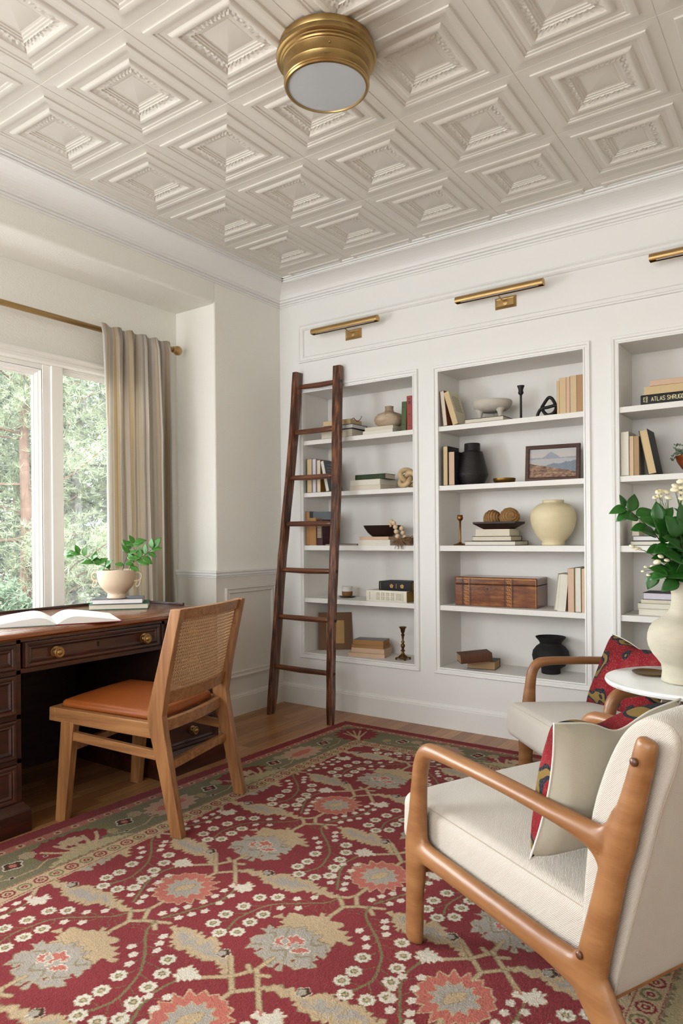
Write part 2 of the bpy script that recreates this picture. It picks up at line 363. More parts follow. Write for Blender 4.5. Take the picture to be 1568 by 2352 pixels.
def rbox(hx, hy, hz, r, crown=(0, 0, 0), n=10, power=2.0):
    """rounded, crowned box centred on the origin"""
    m = MB(); idx = {}
    def vert(p):
        k = (round(p[0], 5), round(p[1], 5), round(p[2], 5))
        if k in idx: return idx[k]
        q = [p[0] * hx, p[1] * hy, p[2] * hz]; h = (hx, hy, hz); c = [max(-h[i] + r, min(h[i] - r, q[i])) for i in range(3)]
        d = Vector(q) - Vector(c)
        if d.length > 1e-9:
            mx = max(abs(t) for t in d); d = d.normalized() * mx
        q = Vector(c) + d
        cr = (crown[0] * (1 - abs(p[1]) ** power) * (1 - abs(p[2]) ** power) * p[0], crown[1] * (1 - abs(p[0]) ** power) * (1 - abs(p[2]) ** power) * p[1], crown[2] * (1 - abs(p[0]) ** power) * (1 - abs(p[1]) ** power) * p[2])
        q += Vector(cr); idx[k] = len(m.v); m.v.append(tuple(q)); return idx[k]
    h = (hx, hy, hz)
    def ts(i):
        e = min(0.45, r / h[i]); inner = [-(1 - e) + 2 * (1 - e) * k / n for k in range(n + 1)]
        edge = [1 - e * (1 - sin(a)) for a in (pi / 8, pi / 4, 3 * pi / 8, pi / 2)]
        # angular spacing on the rounded strip
        edge = [1 - e + e * math.tan(a) for a in (pi / 16, pi / 8, 3 * pi / 16, pi / 4)]
        return [-t for t in reversed(edge)] + inner + edge
    for ax in range(3):
        u, v = [(1, 2), (2, 0), (0, 1)][ax]; tu, tv = ts(u), ts(v)
        for sgn in (-1, 1):
            for i in range(len(tu) - 1):
                for j in range(len(tv) - 1):
                    q = []
                    for a, b in ((tu[i], tv[j]), (tu[i + 1], tv[j]), (tu[i + 1], tv[j + 1]), (tu[i], tv[j + 1])):
                        p = [0, 0, 0]; p[ax] = sgn; p[u] = a; p[v] = b; q.append(vert(p))
                    m.f.append(tuple(q if sgn > 0 else reversed(q)))
    return m

def smooth_path(pts, k=6):
    """Catmull-Rom"""
    P = [Vector(p) for p in pts]; out = []
    for i in range(len(P) - 1):
        p0 = P[max(i - 1, 0)]; p1 = P[i]; p2 = P[i + 1]; p3 = P[min(i + 2, len(P) - 1)]
        for j in range(k):
            t = j / k; out.append(0.5 * ((2 * p1) + (-p0 + p2) * t + (2 * p0 - 5 * p1 + 4 * p2 - p3) * t * t + (-p0 + 3 * p1 - 3 * p2 + p3) * t ** 3))
    out.append(P[-1]); return out
def interp(vals, k=6):
    out = []
    for i in range(len(vals) - 1):
        for j in range(k):
            t = j / k; a, b = vals[i], vals[i + 1]
            out.append(tuple(x + (y - x) * t for x, y in zip(a, b)) if isinstance(a, (tuple, list)) else a + (b - a) * t)
    out.append(vals[-1]); return out

def tag(o, label=None, cat=None, group=None, kind=None):
    if label: o['label'] = label
    if cat: o['category'] = cat
    if group: o['group'] = group
    if kind: o['kind'] = kind
    return o
def thing(name, label, cat, loc=(0, 0, 0), rot=(0, 0, 0), group=None):
    o = bpy.data.objects.new(name, None); COL.objects.link(o); o.location = loc; o.rotation_euler = rot; o.empty_display_size = 0.05
    return tag(o, label, cat, group)
def struct(o): o['kind'] = 'structure'; return o
def sroot(name):
    o = bpy.data.objects.new(name, None); COL.objects.link(o); o['kind'] = 'structure'; return o
def copy_tree(o, parent=None):
    c = o.copy(); COL.objects.link(c)
    if parent: c.parent = parent
    for ch in list(o.children): copy_tree(ch, c)
    return c

# ================================================================= ROOM
XR, YF, ZC = 4.6, -6.5, 2.895        # right wall, wall behind the camera, ceiling
struct(MB().box(-0.45, XR + 0.1, YF - 0.1, 0.42, -0.12, 0.0).obj('floor', FLOORM))

# ceiling of square pressed coffers, 0.5 m pitch
def ceiling():
    P = 0.5; H = P / 2
    # (distance in from the joint, height above the joint plane)
    prof = [(0.0, 0.002), (0.002, 0.0), (0.040, 0.0), (0.044, -0.0015), (0.046, -0.006), (0.058, -0.0085), (0.068, -0.0062), (0.070, -0.003), (0.079, -0.002), (0.082, 0.001), (0.103, 0.001), (0.106, -0.003),
            (0.112, -0.0072), (0.120, -0.0085), (0.128, -0.006), (0.131, -0.002), (0.137, 0.002), (0.145, 0.004), (0.152, 0.004), (0.159, 0.003), (0.161, 0.007), (0.168, 0.0075), (0.170, 0.011), (0.177, 0.0115), (0.179, 0.015), (0.187, 0.0165), (0.190, 0.0155)]
    carve = {16, 17, 18, 19}
    m = MB(); K = 30; vs = []; fs = []
    n0 = 0
    for k, (d, h) in enumerate(prof):
        s_ = H - d; seg = K
        for side in range(4):
            for j in range(seg):
                t = -1 + 2 * j / seg; a = t * s_; x, y = [(a, -s_), (s_, a), (-a, s_), (-s_, -a)][side]
                hh = h
                if k in carve: hh += 0.0018 * sin(j * pi * 2 / 3.0 + k * 1.3) + 0.0012 * sin(j * 5.1 + k * 2.0)
                vs.append((x, y, hh))
        if k:
            R = 4 * K
            for j in range(R): fs.append(((k - 1) * R + j, (k - 1) * R + (j + 1) % R, k * R + (j + 1) % R, k * R + j))
    fs.append(tuple((len(prof) - 1) * 4 * K + j for j in range(4 * K)))
    for ix in range(-1, 9):
        for iy in range(-1, 13):
            cx = 0.217 + P * ix + H; cy = -0.266 - P * iy - H + P
            if cx > XR + 0.3 or cy < YF - 0.3: continue
            m.add([(x + cx, y + cy, z + ZC) for x, y, z in vs], fs)
    m.box(-0.5, XR + 0.1, YF - 0.1, 0.45, ZC + 0.055, ZC + 0.15)
    struct(m.obj('ceiling', W_CEIL, autosmooth=28))
ceiling()

# walls ---------------------------------------------------------------
BC = [(0.203, 1.067), (1.240, 2.104), (2.284, 3.148)]      # bookcase openings
ZB, ZT = 0.360, 2.146
m = MB()
xs = [0.0] + [v for p in BC for v in p] + [XR]
for i in range(0, len(xs), 2): m.box(xs[i], xs[i + 1], 0.0, 0.03, ZB, ZT)
m.box(0.0, XR, 0.0, 0.03, 0.0, ZB); m.box(0.0, XR, 0.0, 0.03, ZT, ZC + 0.06); m.box(-0.45, XR + 0.1, 0.33, 0.42, 0.0, ZC + 0.06)
struct(m.obj('wall_back', W_WHITE))
YA = -0.642; XA = -0.35; ZS = 2.632                         # window alcove: end, depth, soffit height
pts = []
def arc(cx, cy, r, a0, a1, n=5): return [(cx + r * cos(a0 + (a1 - a0) * k / n), cy + r * sin(a0 + (a1 - a0) * k / n)) for k in range(n + 1)]
rr = 0.014
m = MB()
pier = [(-0.45, 0.33), (-0.45, YA)] + [(XA, YA)] + arc(-rr, YA + rr, rr, -pi / 2, 0) + [(0.0, 0.33)]
m.prism(pier, 0.0, ZC + 0.06)
# header beam with rounded lower edge (in XZ), extruded along Y
hd = [(XA, ZC + 0.06), (XA, ZS)] + [(-0.022 + 0.022 * cos(a), ZS + 0.022 + 0.022 * sin(a)) for a in [(-pi / 2) + k * pi / 10 for k in range(6)]] + [(0.0, ZC + 0.06)]
vs = [(x, YA + 0.001, z) for x, z in hd] + [(x, YF, z) for x, z in hd]; n = len(hd)
m.add(vs, [tuple(range(n)), tuple(range(2 * n - 1, n - 1, -1))] + [(k, n + k, n + (k + 1) % n, (k + 1) % n) for k in range(n)])
# alcove back wall around the window
WY0, WY1, WZ0, WZ1 = -3.95, -0.955, 0.70, 2.115
m.box(XA - 0.12, XA, WY1, YA + 0.01, 0, ZC); m.box(XA - 0.12, XA, WY0, WY1, 0, WZ0); m.box(XA - 0.12, XA, WY0, WY1, WZ1, ZC)
m.box(XA - 0.12, XA, -4.3, WY0, 0, ZC); m.box(XA - 0.12, 0.0, YF, -4.3, 0, ZC + 0.05)
struct(m.obj('wall_left', W_WALL, autosmooth=40))
# smooth painted wainscot on the pier, wrapping into the alcove
def wrap(m, h, z0, z1): m.prism([(XA, YA), (XA, YA - h), (h, YA - h), (h, 0.0), (0.0, 0.0), (0.0, YA)], z0, z1)
m = MB(); wrap(m, 0.010, 0.0, 0.903)
struct(m.obj('trim_1', W_GREIGE))
m = MB()
for (h, z0, z1) in ((0.022, 0.912, 0.930), (0.028, 0.930, 0.946), (0.014, 0.900, 0.912)):
    wrap(m, h, z0, z1)
struct(m.obj('trim_2', W_WHITE, bevel=0.003))
MOLD = [(0.0, 0.0), (0.0, 0.016), (-0.008, 0.018), (-0.014, 0.010), (-0.026, 0.009), (-0.032, 0.013), (-0.038, 0.008), (-0.040, 0.0)]
struct(MB().ring(-0.578, -0.092, 0.247, 0.832, [(o, h + 0.010) for o, h in MOLD], axes='yz').obj('trim_3', W_GREIGE))
# long panel moulding above the bookcases
struct(MB().ring(0.178, 4.2, 2.352, 2.612, MOLD, axes='xz').obj('trim_4', W_WHITE))
# baseboards
BB = [(0, 0), (0.017, 0.0), (0.017, 0.116), (0.013, 0.120), (0.013, 0.126), (0.006, 0.134), (0.004, 0.140), (0, 0.140)]
def run_y(prof, x0, y0, y1, name, mat):      # along Y, out of a +X facing wall
    n = len(prof); vs = [(x0 + d, y0, z) for d, z in prof] + [(x0 + d, y1, z) for d, z in prof]
    return struct(MB().add(vs, [tuple(range(n)), tuple(range(2 * n - 1, n - 1, -1))] + [(k, n + k, n + (k + 1) % n, (k + 1) % n) for k in range(n)]).obj(name, mat))
def run_x(prof, y0, x0, x1, name, mat):
    n = len(prof); vs = [(x0, y0 - d, z) for d, z in prof] + [(x1, y0 - d, z) for d, z in prof]
    return struct(MB().add(vs, [tuple(range(n)), tuple(range(2 * n - 1, n - 1, -1))] + [(k, n + k, n + (k + 1) % n, (k + 1) % n) for k in range(n)]).obj(name, mat))
run_x(BB, 0.0, 0.0, XR, 'baseboard_back', W_WHITE)
run_y(BB, 0.010, YA - 0.02, 0.0, 'baseboard_left', W_GREIGE)
# cove crown moulding with fine reeding above and below
CR = [(0, 2.765), (0.006, 2.765), (0.006, 2.775), (0.003, 2.777), (0.011, 2.779), (0.011, 2.790), (0.007, 2.792), (0.019, 2.795), (0.019, 2.807), (0.026, 2.809)]
for k in range(9):
    a = k / 8 * pi / 2; CR.append((0.030 + 0.128 * (1 - cos(a)), 2.811 + 0.056 * sin(a)))
CR += [(0.158, 2.869), (0.166, 2.869), (0.166, 2.876), (0.163, 2.878), (0.176, 2.878), (0.176, 2.886), (0.173, 2.888), (0.188, 2.888), (0.188, 2.899), (0.190, 2.93), (0, 2.93)]
run_x(CR, 0.0, 0.0, XR, 'trim_5', W_WHITE); run_y(CR, 0.0, YF, 0.0, 'trim_6', W_WHITE)
# the two walls the photo does not show
m = MB(); m.box(XR, XR + 0.1, YF, 0.42, 0, ZC + 0.06); struct(m.obj('wall_right', W_WALL))
m = MB(); m.box(-0.45, XR + 0.1, YF - 0.12, YF, 0, ZC + 0.06); struct(m.obj('wall_front', W_WALL))

# window ----------------------------------------------------------------
win = sroot('window_1')
XW = XA - 0.015
c = MB()
CAS = [(0.0, 0.0), (0.0, 0.012), (0.012, 0.018), (0.030, 0.018), (0.034, 0.012), (0.046, 0.012), (0.050, 0.020), (0.062, 0.020), (0.066, 0.0)]
c.ring(WY0, WY1, WZ0, WZ1, [(o, XA + h) for o, h in CAS], axes='yz')
c.obj('window_casing', W_SASH, win)
MUL = [(-2.955, -2.775), (-1.655, -1.480)]
fr = MB(); fr.box(XA - 0.10, XA - 0.005, WY0, WY0 + 0.05, WZ0, WZ1); fr.box(XA - 0.10, XA - 0.005, WY1 - 0.04, WY1, WZ0, WZ1)
fr.box(XA - 0.10, XA - 0.006, WY0, WY1, WZ1 - 0.010, WZ1); fr.box(XA - 0.10, XA - 0.006, WY0, WY1, WZ0, WZ0 + 0.010)
for a, b in MUL: fr.box(XA - 0.10, XA - 0.004, a + 0.055, b, WZ0, WZ1); fr.box(XA - 0.10, XA + 0.006, a + 0.105, b, WZ0, WZ1)
fr.obj('window_frame', W_SASH, win, bevel=0.003)
for y0, y1 in ((WY0, -2.9), (-2.9, -1.6)): MB().box(XA - 0.10, XA - 0.0062, y0, y1, WZ1 - 0.028, WZ1 - 0.009).obj('window_frame', W_SASH, win)
sl = MB().box(XA - 0.02, XA + 0.05, WY0, WY1 + 0.05, WZ0 - 0.03, WZ0); sl.obj('window_sill', W_SASH, win, bevel=0.006)
SASH = [(0.0, 0.0), (0.0, -0.006), (0.010, -0.010), (0.012, -0.018), (0.026, -0.020), (0.028, -0.030), (0.040, -0.036), (0.046, -0.036), (0.050, -0.046), (0.055, -0.050)]
lites = [(WY0 + 0.05, -2.955 + 0.055, 0.036), (-2.775, -1.655 + 0.055, 0.036), (-1.480, WY1 - 0.04, 0.016)]
for y0, y1, wd_ in lites:
    k = wd_ / 0.055; z0, z1 = WZ0 + 0.010, WZ1 - (0.028 if wd_ > 0.02 else 0.010)
    s1 = MB().ring(y0, y1, z0, z1, [(-o * k, XA - 0.006 + h) for o, h in SASH], axes='yz'); sh = s1.obj('sash', W_SASH, win)
    g = 0.055 * k
    MB().box(XA - 0.060, XA - 0.056, y0 + g - 0.004, y1 - g + 0.004, z0 + g - 0.004, z1 - g + 0.004).obj('pane', GLASS, sh)

# ================================================================= BUILT-IN BOOKCASES
SHZ = [(1.785, 1.815), (1.427, 1.457), (1.063, 1.096), (0.705, 0.736)]
TRIM = [(-0.0012, -0.029), (-0.0012, 0.006), (0.006, 0.008), (0.010, 0.003), (0.018, 0.004), (0.022, 0.011), (0.034, 0.013), (0.037, 0.006), (0.039, 0.0)]
where = ['left bookcase behind the ladder', 'middle bookcase', 'right bookcase behind the flowers']
blab = ['white built-in bookcase in the wall, partly behind the wooden ladder', 'white built-in bookcase in the middle, holding the marquetry box', 'white built-in bookcase at the right, partly behind the flower vase']
for i, (x0, x1) in enumerate(BC):
    t = thing('built_in_bookcase', blab[i], 'bookcase', (x0, 0.03, 0.0), group='built-in bookcases'); w_ = x1 - x0
    MB().box(-0.016, w_ + 0.016, 0.262, 0.278, ZB - 0.02, ZT + 0.02).obj('back_panel', W_CASE, t)
    for sx in (-0.016, w_): MB().box(sx, sx + 0.016, 0.0, 0.262, ZB - 0.02, ZT + 0.02).obj('side_panel', W_CASE, t)
    MB().box(0, w_, 0.0, 0.262, ZT, ZT + 0.018).obj('top_panel', W_CASE, t)
    MB().box(0, w_, 0.0, 0.262, ZB - 0.018, ZB).obj('bottom_panel', W_CASE, t)
    for z0, z1 in SHZ: MB().box(0.001, w_ - 0.001, -0.028, 0.260, z0, z1).obj('shelf', W_CASE, t, bevel=0.0015)
    MB().ring(0, w_, ZB, ZT, [(o, h + 0.03) for o, h in TRIM], axes='xz').obj('face_trim', W_WHITE, t)
ZSH = {'A': 1.8152, 'B': 1.4572, 'C': 1.0962, 'D': 0.7362, 'E': 0.3602}

# ================================================================= RUG
RUGD = json.loads('''{"palm_tan":[357,42,385,51,398,74,423,91,456,96,475,126,516,112,548,103,550,82,564,87,594,73,623,47,609,30,585,34,580,10,562,9,555,-8,530,12,497,16,459,25,440,3,416,-5,396,31],"palm_gray":[377,-31,394,-11,420,-11,429,17,459,25,484,33,529,20,561,-3,601,-16,602,-39,582,-63,598,-90,602,-116,584,-118,568,-129,543,-105,543,-128,532,-150,514,-140,500,-157,483,-161,453,-144,430,-112,419,-128,386,-118,393,-106,387,-76,396,-62],"palm_c1":[436,-60,447,-40,457,-54,469,-66,460,-76],"palm_c2":[462,-29,477,-11,504,-13,519,-32,506,-37,492,-29,493,-49,491,-71,480,-46],"palm_c3":[510,-70,522,-54,541,-41,551,-54,537,-67,521,-78],"leafA":[140,-175,173,-170,194,-152,220,-160,240,-155,267,-166,281,-153,319,-155,334,-178,351,-182,391,-193,412,-209,419,-227,451,-261,440,-269,414,-245,381,-231,349,-230,339,-248,313,-239,296,-247,270,-237,251,-246,224,-237,219,-248,189,-219],"eyeA":[363,-188],"leafB":[59,183,100,216,137,224,179,226,210,247,210,262,232,258,268,257,297,265,335,262,372,243,385,260,407,240,454,240,456,226,417,220,386,210,377,214,339,205,317,190,307,173,276,175,253,168,227,170,184,177,158,194,110,191],"eyeB":[163,230],"S1lines":[[448,237,477,215,499,191,495,131],[451,233,478,248,495,274,496,333],[496,269,533,218,495,193],[531,220,565,235,608,255],[567,232,597,209]],"S2lines":[[-94,236,12,130,56,172,100,216],[-105,118,-33,175,2,229,6,296],[1,234,60,175,127,105],[-29,233,-4,218],[21,216,48,230],[12,130,9,81]],"leafD_top":[],"blossom1":[108,109,139,113,153,144,180,135,190,104,174,82,146,85,120,89],"blossom2":[-159,88,-167,127,-151,145,-116,136,-95,119,-115,99,-135,85],"blossom2b":[356,-333,359,-307,376,-299,402,-309,414,-324,416,-346,403,-352,378,-352],"V1":{"stem":[82,-189,92,-225,121,-258,164,-294,198,-325,242,-376,266,-429,280,-478,274,-513,257,-549],"big":[259,-295,293,-345,307,-402,323,-461,346,-518,220,-478,215,-527,253,-568,310,-555,206,-415],"small":[162,-228,180,-256,201,-284,127,-311,162,-333,187,-367]},"V2":{"stem":[454,222,438,184,379,139,306,79,282,16,274,-43,289,-96],"big":[226,-40,230,-97,281,-123,322,-91,317,-32,322,22,240,24,246,91,292,125],"small":[349,152,390,189,341,81,388,110]},"V3":{"stem":[-66,-153,-93,-109,-129,-46,-148,10,-139,83],"big":[],"small":[-48,-141,-64,-111,-109,-129,-125,-92,-83,-70,-147,-55,-100,-24,-149,0,-107,24]},"V5":{"stem":[83,-163,108,-114,125,-73,143,-32,155,7,149,82],"big":[],"small":[63,-146,122,-135,77,-111,141,-99,98,-77,161,-64,118,-28,122,18,164,-5,121,60,163,48]}}''')
def rug():
    X0, X1, Y0, Y1 = 0.60, 3.17, -3.34, -0.235
    xs = np.arange(X0, X1 + 0.001, 0.0026)
    ys = np.concatenate([np.arange(Y0, -2.86, 0.008), np.arange(-2.86, Y1 + 0.001, 0.0026)])
    nx, ny = len(xs), len(ys); GX, GY = np.meshgrid(xs, ys); rs = np.random.RandomState(3)
    # the rug's own edges: its left edge lies a touch askew, so x is remapped between edge and inner border line
    def ledge(y): return 0.706 - 0.043 * (-y - 0.235)
    XX = GX + (rs.rand(ny, nx) - 0.5) * 0.0034; YY = GY + (rs.rand(ny, nx) - 0.5) * 0.0034
    def lin(h): return np.array(hexc(h)[:3], dtype=np.float32)
    RED, TAN, GRY, IVO, CORAL, OLI, BRN, GRN, DKT, ROSE = [lin(h) for h in ('#823033', '#b8a07e', '#a39a8e', '#d2c8b6', '#b4685a', '#73714a', '#472a18', '#746c52', '#857858', '#a5685a')]
    C = np.empty((ny, nx, 3), dtype=np.float32); C[:] = RED
    def win(x0, x1, y0, y1):
        i0, i1 = np.searchsorted(xs, [x0, x1]); j0, j1 = np.searchsorted(ys, [y0, y1]); return slice(j0, j1), slice(i0, i1)
    def paint(sl, a, col):
        a = np.clip(a, 0, 1)[..., None]; C[sl] = C[sl] * (1 - a) + col * a
    SOFT = 0.0016
    def sd_poly(P, pad=0.02, scal=0.0, wl=0.03):
        P = np.asarray(P, float); sl = win(P[:, 0].min() - pad, P[:, 0].max() + pad, P[:, 1].min() - pad, P[:, 1].max() + pad)
        x = XX[sl]; y = YY[sl]
        if x.size == 0: return None, None
        d2 = np.full(x.shape, 1e9); ins = np.zeros(x.shape, bool); arcl = np.zeros(x.shape); L = 0
        for k in range(len(P)):
            ax, ay = P[k]; bx, by = P[(k + 1) % len(P)]; ex, ey = bx - ax, by - ay; l2 = ex * ex + ey * ey + 1e-12
            t = np.clip(((x - ax) * ex + (y - ay) * ey) / l2, 0, 1); q = (x - ax - t * ex) ** 2 + (y - ay - t * ey) ** 2
            m = q < d2; d2 = np.where(m, q, d2); l = sqrt(l2); arcl = np.where(m, L + t * l, arcl); L += l
            ins ^= ((ay > y) != (by > y)) & (x < (bx - ax) * (y - ay) / (by - ay + 1e-12) + ax)
        sd = np.sqrt(d2) * np.where(ins, 1, -1)
        if scal: sd = sd + scal * (1.0 - 2.2 * np.abs((arcl / wl + 0.35 * np.sin(arcl / wl * 1.7)) % 1.0 - 0.5) * 2.0 + 0.45)
        return sl, sd
    def poly(P, fill, rim=None, rw=0.003, scal=0.0, wl=0.03):
        sl, sd = sd_poly(P, scal=scal, wl=wl)
        if sl is None: return None, None
        if rim is not None: paint(sl, (sd + rw) / SOFT, rim)
        paint(sl, sd / SOFT, fill); return sl, sd
    def line(P, w, col, rim=None, rw=0.002):
        P = np.asarray(P, float); pad = w + 0.01; sl = win(P[:, 0].min() - pad, P[:, 0].max() + pad, P[:, 1].min() - pad, P[:, 1].max() + pad)
        x = XX[sl]; y = YY[sl]
        if x.size == 0: return
        d2 = np.full(x.shape, 1e9)
        for k in range(len(P) - 1):
            ax, ay = P[k]; ex, ey = P[k + 1] - P[k]; l2 = ex * ex + ey * ey + 1e-12; t = np.clip(((x - ax) * ex + (y - ay) * ey) / l2, 0, 1)
            d2 = np.minimum(d2, (x - ax - t * ex) ** 2 + (y - ay - t * ey) ** 2)
        d = np.sqrt(d2)
        if rim is not None: paint(sl, (w / 2 + rw - d) / SOFT, rim)
        paint(sl, (w / 2 - d) / SOFT, col)
    def blob(cx, cy, r, fill, rim=None, lobes=7, amp=0.12, ph=0.0, rw=0.002, sx=1.0, sy=1.0, rot=0.0):
        sl = win(cx - r * 1.4 * max(sx, sy), cx + r * 1.4 * max(sx, sy), cy - r * 1.4 * max(sx, sy), cy + r * 1.4 * max(sx, sy)); x0 = XX[sl] - cx; y0 = YY[sl] - cy
        if x0.size == 0: return
        x = (x0 * cos(rot) + y0 * sin(rot)) / sx; y = (-x0 * sin(rot) + y0 * cos(rot)) / sy
        a = np.arctan2(y, x); rad = r * (1 + amp * np.sin(lobes * a + ph)); d = rad - np.hypot(x, y)
        if rim is not None: paint(sl, (d + rw) / SOFT, rim)
        paint(sl, d / SOFT, fill)
    def pts(L, ox, oy): return [(ox + L[i] / 1000.0, oy + L[i + 1] / 1000.0) for i in range(0, len(L), 2)]
    def curve(P):
        V = smooth_path([(p[0], p[1], 0) for p in P], 5); return np.array([(v.x, v.y) for v in V])
    nodes = []
    for i in range(-2, 5):
        for j in range(-6, 7):
            nodes.append((1.445 + 0.485 * i, -2.23 + 0.425 * (i % 2) + 0.85 * j))
    nodes = [n for n in nodes if 0.2 < n[0] < 3.3 and -4.0 < n[1] < 0.4]
    D = RUGD
    for ox, oy in nodes:
        for V, bw in (('V1', 0.0065), ('V2', 0.0055), ('V3', 0.0065), ('V5', 0.0065)):
            v = D[V]; st = curve(pts(v['stem'], ox, oy)); line(st, bw, OLI, DKT, 0.0012)
            for kind in ('big', 'small'):
                for q, p in enumerate(pts(v[kind], ox, oy)):
                    dd = np.hypot(st[:, 0] - p[0], st[:, 1] - p[1]); k = max(0, int(dd.argmin()) - (4 if kind == 'big' else 3)); a = st[k]
                    mid = ((a[0] * 0.45 + p[0] * 0.55) + 0.008, (a[1] * 0.45 + p[1] * 0.55) + 0.006); line([tuple(a), mid, p], 0.0035, OLI)
            if V in ('V1', 'V2'):
                # little bare twigs near the vine's root
                for q in range(4):
                    a = st[1 + 2 * q]; sgn = -1 if V == 'V1' else 1; line([tuple(a), (a[0] + sgn * (0.035 if V == 'V1' else 0.012), a[1] + (0.0 if V == 'V1' else -0.03)), (a[0] + sgn * (0.055 if V == 'V1' else 0.04), a[1] - 0.012 if V == 'V1' else a[1] - 0.045)], 0.003, OLI)
        for k in ('S1lines', 'S2lines'):
            for L in D[k]: line(np.array(pts(L, ox, oy)), 0.0135, TAN, DKT, 0.0025)
        for k, rim in (('leafA', DKT), ('leafB', DKT)):
            P = pts(D[k], ox, oy); sl, sd = poly(P, TAN, rim, 0.003, 0.0065, 0.030)
            if sl is None: continue
            n = np.sin(XX[sl] * 90 + 3 * np.sin(YY[sl] * 60)) * np.sin(YY[sl] * 70 + 2 * np.sin(XX[sl] * 50)); paint(sl, ((sd - 0.014) / 0.01) * (0.55 + 0.45 * n), GRY)
            e = pts(D['eyeA' if k == 'leafA' else 'eyeB'], ox, oy)[0]; blob(e[0], e[1], 0.019, BRN, IVO, 5, 0.1); blob(e[0] - 0.004, e[1] - 0.003, 0.012, GRY, DKT, 5, 0.1, 1.0)
        P = pts(D['palm_tan'], ox, oy); poly(P, TAN, DKT, 0.003, 0.010, 0.042)
        P = pts(D['palm_gray'], ox, oy); sl, sd = poly(P, GRY, DKT, 0.003, 0.011, 0.044)
        if sl is not None:
            n = np.sin(XX[sl] * 60 + YY[sl] * 95 + 2 * np.sin(XX[sl] * 80)); paint(sl, np.clip((sd - 0.008) / 0.004, 0, 1) * (n > 0.86) * 0.7, DKT); paint(sl, np.clip(sd / 0.003, 0, 1) * (sd < 0.007) * 0.5, TAN)
        for k in ('palm_c1', 'palm_c2', 'palm_c3'): poly(pts(D[k], ox, oy), CORAL, IVO, 0.004, 0.004, 0.02)
        # rosette
        ang = [2 * pi * k / 34 for k in range(34)]; rj = [0.094 + (0.013 if k % 2 else -0.008) + 0.007 * sin(k * 2.7 + ox * 9) for k in range(34)]
        poly([(ox + r_ * cos(a), oy + r_ * sin(a)) for a, r_ in zip(ang, rj)], CORAL, TAN, 0.004)
        poly([(ox + r_ * 0.62 * cos(a + 0.1), oy + r_ * 0.62 * sin(a + 0.1)) for a, r_ in zip(ang, [0.092 + (0.016 if k % 3 == 0 else -0.012) for k in range(34)])], GRY, TAN, 0.003); blob(ox, oy, 0.026, TAN, DKT, 4, 0.1, 0.0, 0.002, 0.7, 1.35, -0.5)
        for k, f in (('blossom1', IVO), ('blossom2', IVO)):
            poly(pts(D[k], ox, oy), f, TAN, 0.002, 0.005, 0.022)
        b = pts(D['blossom1'], ox, oy); line([(b[0][0] + 0.004, b[0][1] + 0.01), (b[0][0] + 0.024, b[0][1] - 0.004)], 0.007, CORAL)
        for V in ('V1', 'V2'):
            for q, p in enumerate(pts(D[V]['big'], ox, oy)):
                blob(p[0], p[1], 0.0225, IVO, DKT, 8, 0.09, q * 1.3, 0.0012); blob(p[0], p[1], 0.0110, OLI, None, 6, 0.1, q); blob(p[0], p[1], 0.0068, TAN, None, 5, 0.1, q)
        for V in ('V1', 'V2', 'V3', 'V5'):
            for q, p in enumerate(pts(D[V]['small'], ox, oy)): blob(p[0], p[1], 0.0125, IVO, None, 5, 0.12, q * 2.0, 0.001, 1.0, 1.15)
    # ---- borders
    XI0, XI1, YI0, YI1 = 1.050, 2.77, -2.93, -0.605
    le = ledge(YY)
    tl = (XI0 - XX) / (XI0 - le); tr = (XX - XI1) / (3.165 - XI1); tt = (YY - YI1) / (-0.245 - YI1); tb = (YI0 - YY) / (YI0 - (-3.33))
    t = np.maximum(np.maximum(tl, tr), np.maximum(tt, tb)); side = np.argmax(np.stack([tl, tr, tt, tb]), 0)
    B = t > 0; full = (slice(0, ny), slice(0, nx))
    s = np.where(side < 2, YY, XX)                                   # run along the border
    W = np.where(side == 0, XI0 - le, 0.37)
    C[B] = GRN
    def band(a, b, col): paint(full, np.minimum((t - a) * W, (b - t) * W) / SOFT * (t > 0), col)
    band(-0.01, 0.20, TAN)
    # guard of little rings on tan
    per = 0.058; u = (s / per) % 1.0 - 0.5; vv = (t - 0.105) * W / per; d = np.hypot(u, vv)
    g = (t > 0.02) & (t < 0.20)
    alt = (np.floor(s / per) % 2)[..., None]; rc = np.where(alt > 0, RED, OLI)
    for cond, col in (((np.abs(d - 0.36) < 0.06) & g, None), ((d < 0.18) & g, 'r'), ((d < 0.07) & g, 't')):
        if col is None: C[cond] = np.broadcast_to(rc, C.shape)[cond]
        elif col == 'r': C[cond] = RED
        else: C[cond] = TAN
    for a in (0.022, 0.19): band(a - 0.006, a + 0.006, RED)
    band(0.196, 0.212, DKT)
    # outer stripes
    band(0.735, 0.745, DKT); band(0.745, 0.845, ROSE); band(0.845, 1.6, RED)
    u = (s / 0.075) % 1.0 - 0.5; vv = (t - 0.795) * W / 0.075; d = np.hypot(u, vv * 1.1)
    for cond, col in (((d < 0.23), TAN), ((d < 0.12), RED)):
        C[cond & (t > 0.75) & (t < 0.84)] = col
    # main border motifs on the green ground
    def bp(sd_, a, tpos):
        """border point: distance 'a' along, fraction tpos across"""
        if sd_ == 0: le_ = ledge(a); return (XI0 - tpos * (XI0 - le_), a)
        if sd_ == 1: return (XI1 + tpos * 0.395, a)
        if sd_ == 2: return (a, YI1 + tpos * 0.36)
        return (a, YI0 - tpos * 0.40)
